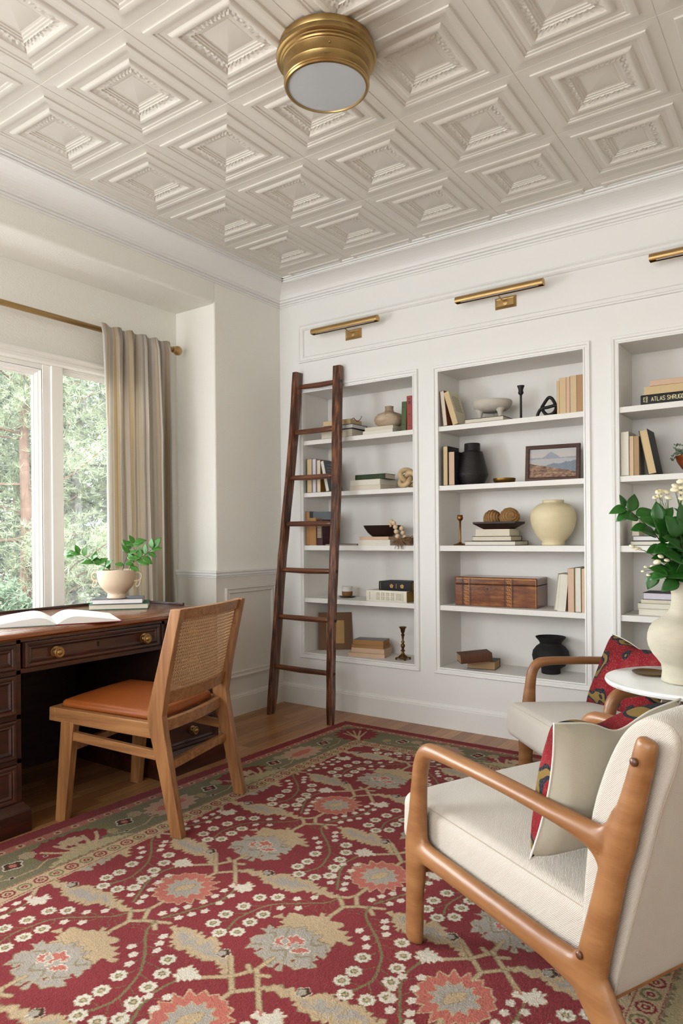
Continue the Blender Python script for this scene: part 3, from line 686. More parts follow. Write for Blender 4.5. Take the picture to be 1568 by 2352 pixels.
    def stamp(sd_, a0, kind):
        wpx = 0.40
        def q(da, tp): return bp(sd_, a0 + da, tp)
        if kind == 'red':
            P = [q(-0.16, 0.50), q(-0.13, 0.62), q(-0.09, 0.68), q(-0.03, 0.70), q(0.03, 0.68), q(0.09, 0.66), q(0.13, 0.58), q(0.15, 0.46), q(0.10, 0.40), q(0.06, 0.30), q(-0.02, 0.28), q(-0.08, 0.33), q(-0.14, 0.38)]
            poly([q(-0.19, 0.44), q(-0.17, 0.62), q(-0.12, 0.70), q(0.12, 0.70), q(0.18, 0.60), q(0.19, 0.42)], OLI, None, 0, 0.006, 0.04)
            poly(P, RED, None, 0, 0.008, 0.045)
            poly([q(-0.17, 0.22), q(-0.09, 0.34), q(-0.03, 0.40), q(0.03, 0.40), q(0.10, 0.34), q(0.19, 0.22)], lin('#a99c78'), None, 0, 0.006, 0.03)
            for e in (-0.11, -0.055, 0.0, 0.055, 0.105):
                line([q(e * 0.35, 0.30), q(e * 0.8, 0.42), q(e * 1.05, 0.52 + 0.06 * (1 - abs(e) * 8))], 0.016, TAN, None)
            poly([q(-0.05, 0.50), q(-0.02, 0.60), q(0.03, 0.60), q(0.05, 0.50), q(0.0, 0.44)], TAN, GRY, 0.003, 0.006, 0.03)
        elif kind == 'pink':
            x, y = q(0, 0.47); blob(x, y, 0.105, lin('#b3917c'), TAN, 13, 0.10, 0.3, 0.003, 0.75 if sd_ < 2 else 1.15, 1.15 if sd_ < 2 else 0.75); blob(x, y, 0.062, CORAL, TAN, 7, 0.10, 0.3, 0.003, 0.45 if sd_ < 2 else 1.3, 1.3 if sd_ < 2 else 0.45)
        elif kind == 'dia':
            x, y = q(0, 0.50); blob(x, y, 0.030, BRN, IVO, 4, 0.18, 0, 0.005, 0.9, 1.1); blob(x, y, 0.014, CORAL, None, 4, 0.1)
            line([q(-0.10, 0.36), q(-0.05, 0.30), q(0.04, 0.30), q(0.10, 0.38), q(0.13, 0.34)], 0.006, TAN); line([q(-0.11, 0.62), q(-0.05, 0.66), q(0.05, 0.62), q(0.11, 0.66)], 0.005, OLI)
            blob(*q(0.075, 0.58), 0.028, lin('#a08d72'), TAN, 7, 0.12, 0.5); blob(*q(-0.08, 0.42), 0.02, lin('#9a8a62'), TAN, 6, 0.14, 0.5); blob(*q(-0.05, 0.31), 0.009, BRN, IVO, 4, 0.1); blob(*q(0.11, 0.45), 0.008, BRN, IVO, 4, 0.1)
    for y0 in (-2.233, -1.314, -3.15): stamp(0, y0, 'red')
    for y0 in (-0.893, -1.77, -2.70): stamp(0, y0, 'pink')
    for y0 in (-0.69, -1.10, -1.54, -2.00, -2.465, -2.93): stamp(0, y0, 'dia')
    for x0 in (1.88, 2.76): stamp(2, x0, 'red')
    for x0 in (1.46, 2.32): stamp(2, x0, 'pink')
    for x0 in (1.22, 1.67, 2.09, 2.54): stamp(2, x0, 'dia')
    for y0 in (-1.1, -1.95, -2.8): stamp(1, y0, 'red')
    for y0 in (-0.67, -1.52, -2.37): stamp(1, y0, 'pink')
    for y0 in (-0.89, -1.31, -1.73, -2.16, -2.58): stamp(1, y0, 'dia')
    # corner palmette
    blob(0.925, -0.445, 0.125, RED, OLI, 15, 0.10, 0.3, 0.006, 0.95, 0.95)
    for a in (-0.9, -0.35, 0.2, 0.75, 1.3): line([(1.0, -0.53), (0.96 + 0.02 * cos(a + 1.6), -0.49), (0.925 + 0.075 * cos(a + 2.2), -0.445 + 0.075 * sin(a + 2.2))], 0.012, TAN)
    # pile: slight shade variation between knots and slow colour drift of the wool
    k = 1 + (rs.rand(ny, nx, 1).astype(np.float32) - 0.5) * 0.22
    slow = 1 + 0.05 * np.sin(GX * 7 + 2 * np.sin(GY * 5)) + 0.04 * np.sin(GY * 23 + np.sin(GX * 9))
    C = np.clip(C * k * slow[..., None].astype(np.float32), 0, 1)
    # ---- mesh
    inside = (GX >= ledge(GY)) & (GX <= 3.165) & (GY <= -0.243)
    VX = np.clip(GX, ledge(GY), 3.165); VY = np.minimum(GY, -0.243 + 0.002 * np.sin(GX * 9))
    Z = 0.0115 + (rs.rand(ny, nx) - 0.5) * 0.0022 * (inside)
    Z = np.where(inside, Z, 0.0005)
    co = np.stack([VX, VY, Z], -1).reshape(-1, 3).astype(np.float32)
    j, i = np.meshgrid(np.arange(ny - 1), np.arange(nx - 1), indexing='ij'); a = (j * nx + i).ravel()
    F = np.stack([a, a + 1, a + 1 + nx, a + nx], 1).astype(np.int32)
    me = bpy.data.meshes.new('area_rug'); nf = len(F)
    me.vertices.add(len(co)); me.vertices.foreach_set('co', co.ravel()); me.loops.add(nf * 4); me.loops.foreach_set('vertex_index', F.ravel())
    me.polygons.add(nf); me.polygons.foreach_set('loop_start', np.arange(0, nf * 4, 4, dtype=np.int32)); me.update(calc_edges=True)
    at = me.color_attributes.new('weave', 'FLOAT_COLOR', 'POINT'); ca = np.ones((ny * nx, 4), dtype=np.float32); ca[:, :3] = C.reshape(-1, 3); at.data.foreach_set('color', ca.ravel())
    b = NB('woven_wool_rug'); vc = b.n('ShaderNodeVertexColor', layer_name='weave')
    n = b.noise(b.coord(), 260, 3); col = b.mix(b.math('MULTIPLY', n, 0.35), vc.outputs[0], b.mix(0.5, vc.outputs[0], (0.02, 0.01, 0.01, 1)))
    m = b.out(col, 0.95, normal=b.bump(n, 0.8, 0.004), spec=0.05); b.b.inputs['Sheen Weight'].default_value = 0.06; b.b.inputs['Sheen Roughness'].default_value = 0.5
    me.materials.append(m); me.polygons.foreach_set('use_smooth', [True] * nf)
    o = bpy.data.objects.new('area_rug', me); COL.objects.link(o)
    tag(o, 'large red floral wool rug with a sage green border on the wood floor', 'rug')
rug()

# ================================================================= DESK
def panel_front(y0, y1, z0, z1, x):
    """drawer front with a lipped, moulded, sunken panel"""
    m = MB(); m.box(x - 0.02, x, y0, y1, z0, z1)
    m.ring(y0 + 0.034, y1 - 0.034, z0 + 0.030, z1 - 0.030, [(0.030, x), (0.030, x + 0.008), (0.024, x + 0.011), (0.016, x + 0.010), (0.012, x + 0.005), (0.006, x + 0.008), (0.0, x + 0.002), (-0.003, x + 0.001)], axes='yz')
    return m
def knob_mb(k=1.0):
    return MB().lathe([(0.021 * k, 0.0), (0.021 * k, 0.003), (0.012 * k, 0.006), (0.009 * k, 0.012), (0.010 * k, 0.018), (0.017 * k, 0.021), (0.0205 * k, 0.024), (0.0205 * k, 0.028), (0.018 * k, 0.030), (0.017 * k, 0.0295), (0.0165 * k, 0.0315), (0.012 * k, 0.032), (0.0105 * k, 0.0312), (0.009 * k, 0.0345), (0.004 * k, 0.0365), (0.0005, 0.037)], 24)
def desk():
    xf, xb = 0.555, -0.155                     # carcass front and back planes
    yl, yr, ki, kj = -2.645, -1.185, -2.268, -1.558
    t = thing('kneehole_desk', 'dark mahogany kneehole desk with brass knobs under the window', 'desk', (0, 0, 0))
    # top
    prof = [(0.0, 0.760), (0.010, 0.760), (0.014, 0.766), (0.020, 0.768), (0.022, 0.776), (0.018, 0.784), (0.010, 0.787), (0.006, 0.790)]
    m = MB(); vs = []
    for o, z in prof:
        for (x, y) in ((xb - o, yl - o), (xf + o, yl - o), (xf + o, yr + o), (xb - o, yr + o)): vs.append((x, y, z))
    N = len(prof); m.add(vs, [(i * 4 + k, i * 4 + (k + 1) % 4, (i + 1) * 4 + (k + 1) % 4, (i + 1) * 4 + k) for i in range(N - 1) for k in range(4)] + [(3, 2, 1, 0), tuple((N - 1) * 4 + k for k in range(4))])
    m.obj('desktop', MAHOG_TOP, t, autosmooth=50)
    MB().ring(xb + 0.055, xf - 0.055, yl + 0.055, yr - 0.055, [(0.0, 0.7903), (0.0, 0.7906), (0.006, 0.7906), (0.006, 0.7903)], axes='xy').obj('inlay_line', MAHOG, t)
    g = MB(); g.box(xb - 0.004, xb + 0.012, yl, yr + 0.004, 0.790, 0.803); g.box(xb, 0.30, yr - 0.008, yr + 0.006, 0.790, 0.802); g.obj('gallery_rail', MAHOG, t, bevel=0.002)
    # pedestals
    for (a, b) in ((yl, ki), (kj, yr)):
        m = MB(); m.box(xb, xf - 0.02, a, b, 0.10, 0.760); m.box(xf - 0.02, xf, a, a + 0.020, 0.10, 0.760); m.box(xf - 0.02, xf, b - 0.020, b, 0.10, 0.760)
        for z in (0.112, 0.283, 0.457, 0.632, 0.754): m.box(xf - 0.02, xf, a, b, z - 0.012, z + 0.008)
        m.obj('pedestal', MAHOG, t, bevel=0.0015)
        p = MB(); vs = []
        for o, z in ((0.026, 0.0), (0.026, 0.085), (0.022, 0.090), (0.018, 0.098), (0.010, 0.108), (0.004, 0.118), (0.0, 0.120)):
            for (x, y) in ((xb - 0, a - o), (xf + o, a - o), (xf + o, b + o), (xb - 0, b + o)): vs.append((x, y, z))
        p.add(vs, [(i * 4 + k, i * 4 + (k + 1) % 4, (i + 1) * 4 + (k + 1) % 4, (i + 1) * 4 + k) for i in range(6) for k in range(4)] + [(3, 2, 1, 0), (24, 25, 26, 27)])
        p.obj('plinth', MAHOG, t, bevel=0.002)
        for z0, z1 in ((0.122, 0.270), (0.293, 0.444), (0.467, 0.619), (0.642, 0.741)):
            d = panel_front(a + 0.020, b - 0.020, z0, z1, xf + 0.002).obj('drawer', MAHOG, t)
            knob_mb().obj('knob', BRASS, d, autosmooth=40, loc=(xf + 0.003, (a + b) / 2, (z0 + z1) / 2), rot=(0, pi / 2, 0))
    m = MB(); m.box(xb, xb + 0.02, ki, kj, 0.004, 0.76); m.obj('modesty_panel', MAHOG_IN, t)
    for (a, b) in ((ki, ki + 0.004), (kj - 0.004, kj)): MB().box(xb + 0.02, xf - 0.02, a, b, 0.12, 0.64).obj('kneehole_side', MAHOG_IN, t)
    m = MB(); m.box(xf - 0.02, xf, ki, kj, 0.624, 0.642); m.box(xf - 0.02, xf, ki, kj, 0.748, 0.760); m.box(xb, xf - 0.02, ki, kj, 0.630, 0.645); m.obj('apron_rail', MAHOG, t)
    d = panel_front(ki + 0.010, kj - 0.010, 0.646, 0.746, xf + 0.002).obj('centre_drawer', MAHOG, t)
    for y in (-2.117, -1.665): knob_mb(1.12).obj('knob', BRASS, d, autosmooth=40, loc=(xf + 0.003, y, 0.690), rot=(0, pi / 2, 0))
    k = MB(); k.box(xf - 0.002, xf + 0.0045, -1.917, -1.909, 0.686, 0.702); k2 = MB().lathe([(0.005, 0), (0.005, 0.007)], 12); k.add([(xf - 0.002 + z, -1.913 + x, 0.703 + y) for x, y, z in k2.v], k2.f)
    k.obj('keyhole', BLACKHOLE, d)
desk()

# ================================================================= DESK CHAIR
def desk_chair():
    t = thing('desk_chair', 'light oak dining chair with tan leather seat and cane back, pulled up to the desk', 'chair', (0.809, -1.81, 0.0), (0, 0, radians(-165.28)))
    S = 0.243
    for s in (S, -S):
        # front leg: square, tapering down, splayed forward
        MB().bar((0.283, s * 1.0, 0.0), (0.243, s * 0.985, 0.415), 0.036, 0.048, up=(1, 0, 0), w2=0.040, h2=0.064).obj('front_leg', OAK, t, bevel=0.003)
        # back leg and stile in one: kinked at seat height
        z = [0.012, 0.25, 0.415, 0.470, 0.60, 0.75, 0.884]; fx = [-0.272, -0.222, -0.186, -0.178, -0.205, -0.242, -0.276]; dp = [0.047, 0.056, 0.068, 0.070, 0.059, 0.051, 0.046]
        vs = []
        for k in range(7):
            w_ = 0.036 if k < 3 else 0.036 - 0.002 * (k - 3)
            for a, b in ((-1, -1), (1, -1), (1, 1), (-1, 1)): vs.append((fx[k] + a * dp[k] / 2, s + b * w_ / 2, z[k]))
        fs = [(i * 4 + q, i * 4 + (q + 1) % 4, (i + 1) * 4 + (q + 1) % 4, (i + 1) * 4 + q) for i in range(6) for q in range(4)] + [(3, 2, 1, 0), (24, 25, 26, 27)]
        MB().add(vs, fs).obj('back_leg', OAK, t, bevel=0.003)
        MB().bar((0.335, s, 0.440), (-0.165, s, 0.412), 0.030, 0.056, w2=0.034, h2=0.060).obj('side_rail', OAK_X, t, bevel=0.003)
        MB().bar((0.228, s, 0.356), (-0.178, s, 0.316), 0.022, 0.036).obj('side_stretcher', OAK_X, t, bevel=0.002)
    MB().bar((0.318, -S - 0.016, 0.440), (0.318, S + 0.016, 0.440), 0.032, 0.054).obj('front_rail', OAK_X, t, bevel=0.003)
    def bowed(x, z, h, w_, bow, name, y0=S - 0.014, tilt=0.0):
        m = MB(); n = 12; vs = []
        for k in range(n + 1):
            y = -y0 + 2 * y0 * k / n; xx = x - bow * (1 - (y / y0) ** 2)
            for a, b in ((-1, -1), (1, -1), (1, 1), (-1, 1)): vs.append((xx + a * w_ / 2 - tilt * b * h / 2, y, z + b * h / 2))
        m.add(vs, [(i * 4 + q, i * 4 + (q + 1) % 4, (i + 1) * 4 + (q + 1) % 4, (i + 1) * 4 + q) for i in range(n) for q in range(4)] + [(3, 2, 1, 0), (4 * n, 4 * n + 1, 4 * n + 2, 4 * n + 3)])
        return m.obj(name, OAK_X, t, bevel=0.0025)
    bowed(-0.172, 0.418, 0.045, 0.026, 0.020, 'back_rail')
    bowed(-0.266, 0.862, 0.040, 0.030, 0.022, 'top_rail', tilt=0.2)
    bowed(-0.190, 0.532, 0.050, 0.030, 0.026, 'lower_back_rail', tilt=0.2)
    MB().bar((-0.200, -S, 0.262), (-0.200, S, 0.262), 0.022, 0.034).obj('back_stretcher', OAK_X, t, bevel=0.002)
    MB().bar((0.250, -S, 0.300), (0.250, S, 0.300), 0.022, 0.030).obj('front_stretcher', OAK_X, t, bevel=0.002)
    # cane panel: real woven strands on the bowed, raked back
    z0, z1 = 0.555, 0.846; y0 = S - 0.017
    def P(y, z, off=0.0): k = (z - 0.532) / (0.862 - 0.532); return (-0.190 - 0.076 * k - 0.024 * (1 - (y / y0) ** 2) + off, y, z)
    m = MB(); W_ = 0.0031
    def strand(pts_, w_, off):
        vs = []
        for k, (y, z) in enumerate(pts_):
            a = pts_[max(k - 1, 0)]; b = pts_[min(k + 1, len(pts_) - 1)]; dy, dz = b[0] - a[0], b[1] - a[1]; l = sqrt(dy * dy + dz * dz) or 1; ny_, nz_ = -dz / l * w_ / 2, dy / l * w_ / 2
            vs += [P(y + ny_, z + nz_, off), P(y - ny_, z - nz_, off), P(y - ny_, z - nz_, off - 0.0012), P(y + ny_, z + nz_, off - 0.0012)]
        m.add(vs, [(4 * k + q, 4 * k + (q + 1) % 4, 4 * k + 4 + (q + 1) % 4, 4 * k + 4 + q) for k in range(len(pts_) - 1) for q in range(4)])
    nv, nh = 34, 21
    for i in range(nv + 1):
        y = -y0 + 2 * y0 * i / nv; strand([(y, z0), (y, z1)], W_, 0.0006)
    for j in range(nh + 1):
        z = z0 + (z1 - z0) * j / nh; strand([(-y0 + 2 * y0 * k / 12, z) for k in range(13)], 0.0036, -0.0006)
    slope = ((z1 - z0) / nh) / (2 * y0 / nv)
    for sg in (1, -1):
        for q in range(-nh, nv + 1):
            a = q; pts_ = []
            for jj in range(0, nh + 1):
                i = a + jj
                if 0 <= i <= nv: pts_.append((sg * (-y0 + 2 * y0 * (i + 0.5 * 0) / nv), z0 + (z1 - z0) * jj / nh))
            if len(pts_) >= 2: strand(pts_, 0.0019, 0.0014 * sg + 0.0004)
    m.obj('cane_panel', CANE, t)
    # leather seat pad
    c = rbox(0.225, 0.222, 0.018, 0.017, (0.004, 0.004, 0.036), 14, 2.0)
    for k, (x, y, z) in enumerate(c.v):
        bow = -0.012 * (1 - (y / 0.222) ** 2) if x < -0.1 else 0; c.v[k] = (x + bow, y * (1.0 + 0.02 * (x / 0.22)), z)
    c.obj('seat_pad', LEATHER, t, smooth=True, loc=(0.078, 0, 0.463), rot=(0, radians(-3.0), 0))
desk_chair()

# ================================================================= ARMCHAIRS
def armchair(label):
    t = thing('armchair', label, 'armchair', group='wooden framed lounge chairs')
    for s in (0.33, -0.33):
        sg = 1 if s > 0 else -1
        m = MB(); up = (0, 1, 0)
        front = smooth_path([(0.002, s, 0.0), (-0.004, s, 0.15), (-0.012, s, 0.27), (-0.020, s, 0.36), (-0.028, s, 0.45), (-0.040, s, 0.515), (-0.066, s, 0.549), (-0.110, s, 0.558), (-0.20, s, 0.558), (-0.38, s, 0.551), (-0.54, s, 0.538), (-0.662, s, 0.525)], 6)
        rad = interp([(0.032, 0.021), (0.035, 0.021), (0.046, 0.023), (0.034, 0.022), (0.026, 0.022), (0.024, 0.022), (0.024, 0.023), (0.021, 0.024), (0.019, 0.025), (0.019, 0.025), (0.021, 0.024), (0.030, 0.021)], 6)
        m.sweep(front, rad, 16, up=up)
        post = smooth_path([(-0.615, s, 0.215), (-0.634, s, 0.30), (-0.660, s, 0.40), (-0.680, s, 0.48), (-0.700, s, 0.545), (-0.735, s, 0.66), (-0.757, s, 0.742), (-0.761, s, 0.757)], 5)
        m.sweep(post, interp([(0.042, 0.021), (0.037, 0.021), (0.034, 0.021), (0.032, 0.021), (0.033, 0.021), (0.026, 0.020), (0.024, 0.018), (0.016, 0.012)], 5), 16, up=up)
        rail = smooth_path([(-0.020, s, 0.268), (-0.10, s, 0.262), (-0.30, s, 0.250), (-0.50, s, 0.236), (-0.62, s, 0.222)], 5)
        m.sweep(rail, interp([(0.036, 0.021), (0.030, 0.022), (0.029, 0.022), (0.031, 0.022), (0.048, 0.021)], 5), 16, up=up)
        leg = smooth_path([(-0.590, s, 0.262), (-0.628, s, 0.205), (-0.690, s, 0.125), (-0.745, s, 0.050), (-0.775, s, 0.0)], 5)
        m.sweep(leg, interp([(0.046, 0.020), (0.052, 0.021), (0.042, 0.021), (0.032, 0.021), (0.026, 0.020)], 5), 16, up=up)
        # fillets where arm meets the post and rail meets the leg
        m.sweep(smooth_path([(-0.560, s, 0.524), (-0.640, s, 0.498), (-0.672, s, 0.425)], 5), [(0.010, 0.016)] * 11, 10, up=up)
        m.sweep(smooth_path([(-0.600, s, 0.545), (-0.660, s, 0.552), (-0.690, s, 0.600)], 5), [(0.008, 0.015)] * 11, 10, up=up)
        m.sweep(smooth_path([(-0.06, s, 0.245), (-0.022, s, 0.225), (-0.004, s, 0.17)], 5), [(0.008, 0.014)] * 11, 10, up=up)
        m.sweep(smooth_path([(-0.06, s, 0.292), (-0.036, s, 0.312), (-0.026, s, 0.36)], 5), [(0.007, 0.014)] * 11, 10, up=up)
        o = m.obj('side_frame', WALNUT, t)
        r = o.modifiers.new('blend', 'REMESH'); r.mode = 'VOXEL'; r.voxel_size = 0.0048; r.use_smooth_shade = True
        sm = o.modifiers.new('soften', 'SMOOTH'); sm.factor = 0.6; sm.iterations = 9
        for (x, z) in ((-0.609, 0.276), (-0.744, 0.712)):
            MB().lathe([(0.0085, 0), (0.0085, 0.004), (0.006, 0.0062), (0.001, 0.007)], 16).obj('peg', RUNGW, o, smooth=True, loc=(x, s + sg * 0.019, z), rot=(-sg * pi / 2, 0, 0))
    MB().bar((-0.012, -0.33, 0.212), (-0.012, 0.33, 0.212), 0.026, 0.036).obj('front_rail', WALNUT, t, bevel=0.004)
    MB().bar((-0.640, -0.33, 0.205), (-0.640, 0.33, 0.205), 0.026, 0.036).obj('rear_rail', WALNUT, t, bevel=0.004)
    # seat cushion: wedge that drops towards the back
    c = rbox(0.356, 0.304, 0.074, 0.034, (0.006, 0.002, 0.036), 14, 2.0)
    seat = c.obj('seat_cushion', LINEN, t, smooth=True, loc=(-0.249, 0, 0.296), rot=(0, radians(-3.2), 0))
    e = []
    hx, hy, r = 0.3445, 0.2935, 0.028
    for a0, cx, cy in ((0, hx - r, hy - r), (90, -hx + r, hy - r), (180, -hx + r, -hy + r), (270, hx - r, -hy + r)):
        for k in range(6): a = radians(a0 + 18 * k); e.append((cx + r * cos(a), cy + r * sin(a)))
    def crz(x, y): return 0.0635 + 0.030 * (1 - (x / 0.356) ** 2) * (1 - (y / 0.30) ** 2)
    e.append(e[0]); ee = []
    for k in range(len(e) - 1):
        for q in range(6): ee.append(((e[k][0] * (6 - q) + e[k + 1][0] * q) / 6, (e[k][1] * (6 - q) + e[k + 1][1] * q) / 6))
    MB().sweep([(x, y, crz(x, y) - 0.0004) for x, y in ee] + [(ee[0][0], ee[0][1], crz(*ee[0]))], 0.0016, 6, up=(0, 0, 1)).obj('seam', SEAM, seat, smooth=True)
    # back cushion: bulbous panel between and wrapping the posts
    prof_f = [(-0.585, 0.205), (-0.574, 0.30), (-0.584, 0.437), (-0.603, 0.560), (-0.638, 0.665), (-0.676, 0.738), (-0.712, 0.775), (-0.750, 0.791), (-0.790, 0.784), (-0.806, 0.757), (-0.795, 0.700), (-0.767, 0.620), (-0.735, 0.500), (-0.700, 0.370), (-0.668, 0.250), (-0.652, 0.195), (-0.620, 0.186)]
    sp = smooth_path([(x, 0, z) for x, z in prof_f + [prof_f[0]]], 3)[:-1]; n = len(sp)
    cx = sum(p.x for p in sp) / n; cz = sum(p.z for p in sp) / n
    ys = [(-0.306, 0.80), (-0.3055, 0.90), (-0.302, 0.955), (-0.294, 0.988), (-0.280, 1.0)] + [(-0.28 + 0.56 * k / 14, 1.0) for k in range(1, 14)] + [(0.280, 1.0), (0.294, 0.988), (0.302, 0.955), (0.3055, 0.90), (0.306, 0.80)]
    m = MB(); vs = []
    for y, k in ys:
        crown = 1 - (y / 0.306) ** 2
        for p in sp:
            # inset by a constant amount rather than scaling, so the edges stay parallel
            dx, dz = p.x - cx, p.z - cz; nx_ = dx / 0.12; L = sqrt(dx * dx * 12 + dz * dz) + 1e-6; ins = (1 - k) * 0.11
            q = Vector((p.x - dx / L * ins * 2.4, 0, p.z - dz / L * ins * 0.9)); front = max(0.0, min(1.0, (cx + (p.z - cz) * -0.30 - p.x + 0.0) * -12))
            top = max(0.0, (p.z - 0.70) / 0.09)
            vs.append((q.x + 0.020 * crown * front, y, q.z + 0.014 * crown * top))
    m.add(vs, [(i * n + k, i * n + (k + 1) % n, (i + 1) * n + (k + 1) % n, (i + 1) * n + k) for i in range(len(ys) - 1) for k in range(n)] + [tuple(range(n)), tuple(reversed(range((len(ys) - 1) * n, len(ys) * n)))])
    bk_ = m.obj('back_cushion', LINEN, t, smooth=True)
    for sg in (1, -1):
        q = []
        for p in sp + [sp[0]]:
            dx, dz = p.x - cx, p.z - cz; L = sqrt(dx * dx * 12 + dz * dz); q.append((p.x - dx / L * 0.0025, sg * 0.2985, p.z - dz / L * 0.0045))
        MB().sweep(q, 0.0016, 6, up=(0, 1, 0), cap=False).obj('seam', SEAM, bk_, smooth=True)
    return t
ac = armchair('cream upholstered armchair in the foreground, seen from behind, with a grey and red pillow'); ac.location = (2.3515, -1.768, 0.012); ac.rotation_euler = (0, 0, radians(155))
ac2 = copy_tree(ac); ac2['label'] = 'cream upholstered armchair farther back, near the bookcase and the marble side table'; ac2.location = (2.253, -0.913, 0.012); ac2.rotation_euler = (0, 0, radians(225))

def pillow(name, label, hw, hh, th, mf, mb, chop=0.0, seed=1, mat=None):
    """knife-edge pillow in local XZ, front faces -Y; pointed corners, edges drawn in"""
    t = thing(name, label, 'pillow'); n = 26; rs = random.Random(seed)
    def edge(u, v):
        x = u * hw * (1 - 0.10 * (1 - v * v) * 1.0 * abs(u) ** 3); z = v * hh * (1 - 0.10 * (1 - u * u) * abs(v) ** 3)
        if chop: z -= chop * math.exp(-(u / 0.35) ** 2) * max(0, v) ** 2
        return x, z
    def surf(sgn):
        m = MB(); vs = []
        for j in range(n + 1):
            for i in range(n + 1):
                u = -1 + 2 * i / n; v = -1 + 2 * j / n; x, z = edge(u, v)
                h = th * ((1 - u * u) * (1 - v * v)) ** 0.40
                h += 0.006 * sin(u * 7 + v * 3 + seed) * (1 - u * u) * (1 - v * v) ** 0.5
                vs.append((x, sgn * h, z))
        return m.add(vs, [(j * (n + 1) + i, j * (n + 1) + i + 1, (j + 1) * (n + 1) + i + 1, (j + 1) * (n + 1) + i) for j in range(n) for i in range(n)])
    surf(-1).obj('front_cover', mf, t, smooth=True); surf(1).obj('back_cover', mb, t, smooth=True)
    pts_ = [edge(-1 + 2 * k / n, -1) for k in range(n)] + [edge(1, -1 + 2 * k / n) for k in range(n)] + [edge(1 - 2 * k / n, 1) for k in range(n)] + [edge(-1, 1 - 2 * k / n) for k in range(n)]
    pts_.append(pts_[0]); MB().sweep([(x, 0, z) for x, z in pts_], 0.0026, 6, up=(0, 1, 0), cap=False).obj('piping', PIPEW if mb is PILLOWG else KILIM, t, smooth=True)
    return t
def place(o, origin, xaxis, zaxis):
    x = Vector(xaxis).normalized(); z = Vector(zaxis); z = (z - x * z.dot(x)).normalized(); y = z.cross(x)
    o.matrix_world = Matrix(((x.x, y.x, z.x, origin[0]), (x.y, y.y, z.y, origin[1]), (x.z, y.z, z.z, origin[2]), (0, 0, 0, 1)))
def chair_pt(O, deg, f, s, z):
    a = radians(deg); return Vector((O[0] + cos(a) * f - sin(a) * s, O[1] + sin(a) * f + cos(a) * s, z))
# pillow on the near armchair: patterned front faces the room, plain grey back towards us
p1 = pillow('lumbar_pillow', 'pillow with grey linen back and red patterned front on the near armchair', 0.222, 0.165, 0.092, KILIM, PILLOWG, chop=0.034, seed=2)
place(p1, (2.7504, -2.083, 0.5857), (-0.4147, -0.9099, 0.004), (0.2033, -0.0884, 0.9751))
p2 = pillow('lumbar_pillow', 'faded red patterned pillow leaning on the far armchair, behind the marble table', 0.222, 0.170, 0.075, KILIM, PILLOWG, chop=0.02, seed=5)
place(p2, (2.4834, -0.6611, 0.5371), (0.7703, -0.6366, -0.0361), (0.2786, 0.2852, 0.9171))

# ================================================================= SIDE TABLE AND WHAT STANDS ON IT
st = thing('side_table', 'small round side table with white marble top between the armchairs', 'side table', (2.784, -1.19, 0.012))
MB().lathe([(0.02, 0.626), (0.250, 0.626), (0.262, 0.631), (0.2655, 0.639), (0.263, 0.646), (0.257, 0.648), (0.02, 0.648)], 96).obj('table_top', MARBLE, st, autosmooth=40)
MB().lathe([(0.19, 0.612), (0.195, 0.626), (0.02, 0.626)], 48).obj('under_ring', MATS['mahogany'], st, autosmooth=40)
MB().lathe([(0.150, 0.0), (0.152, 0.012), (0.14, 0.020), (0.03, 0.032), (0.020, 0.06), (0.018, 0.56), (0.03, 0.60), (0.10, 0.614)], 32).obj('pedestal', MATS['mahogany'], st, autosmooth=40)
o = MB().lathe([(0.03, 0.0), (0.050, 0.001), (0.058, 0.006), (0.0605, 0.009), (0.0575, 0.0085), (0.050, 0.004), (0.004, 0.003)], 48, cap=(True, True)).obj('brass_dish', BRASS_D, None, autosmooth=50, loc=(2.656, -1.150, 0.6605))
tag(o, 'small dark brass dish on the marble side table', 'dish')
VB = (2.781, -1.235, 0.6605)
vp = [(0.066, 0.0), (0.073, 0.004), (0.0715, 0.012), (0.069, 0.035), (0.072, 0.058), (0.084, 0.075), (0.099, 0.093), (0.1115, 0.118), (0.1155, 0.138), (0.114, 0.160), (0.107, 0.182), (0.095, 0.200), (0.075, 0.213), (0.056, 0.226), (0.044, 0.246), (0.0395, 0.270), (0.0385, 0.290), (0.042, 0.310), (0.051, 0.328), (0.0625, 0.341), (0.0605, 0.3435), (0.050, 0.330), (0.038, 0.310), (0.034, 0.290), (0.035, 0.24), (0.04, 0.20)]
o = MB().lathe([tuple(v) for v in interp(vp, 2)], 64).obj('plaster_vase', PLASTER, None, smooth=True, loc=VB)
tag(o, 'large chalky white vase with narrow neck on the marble side table', 'vase')

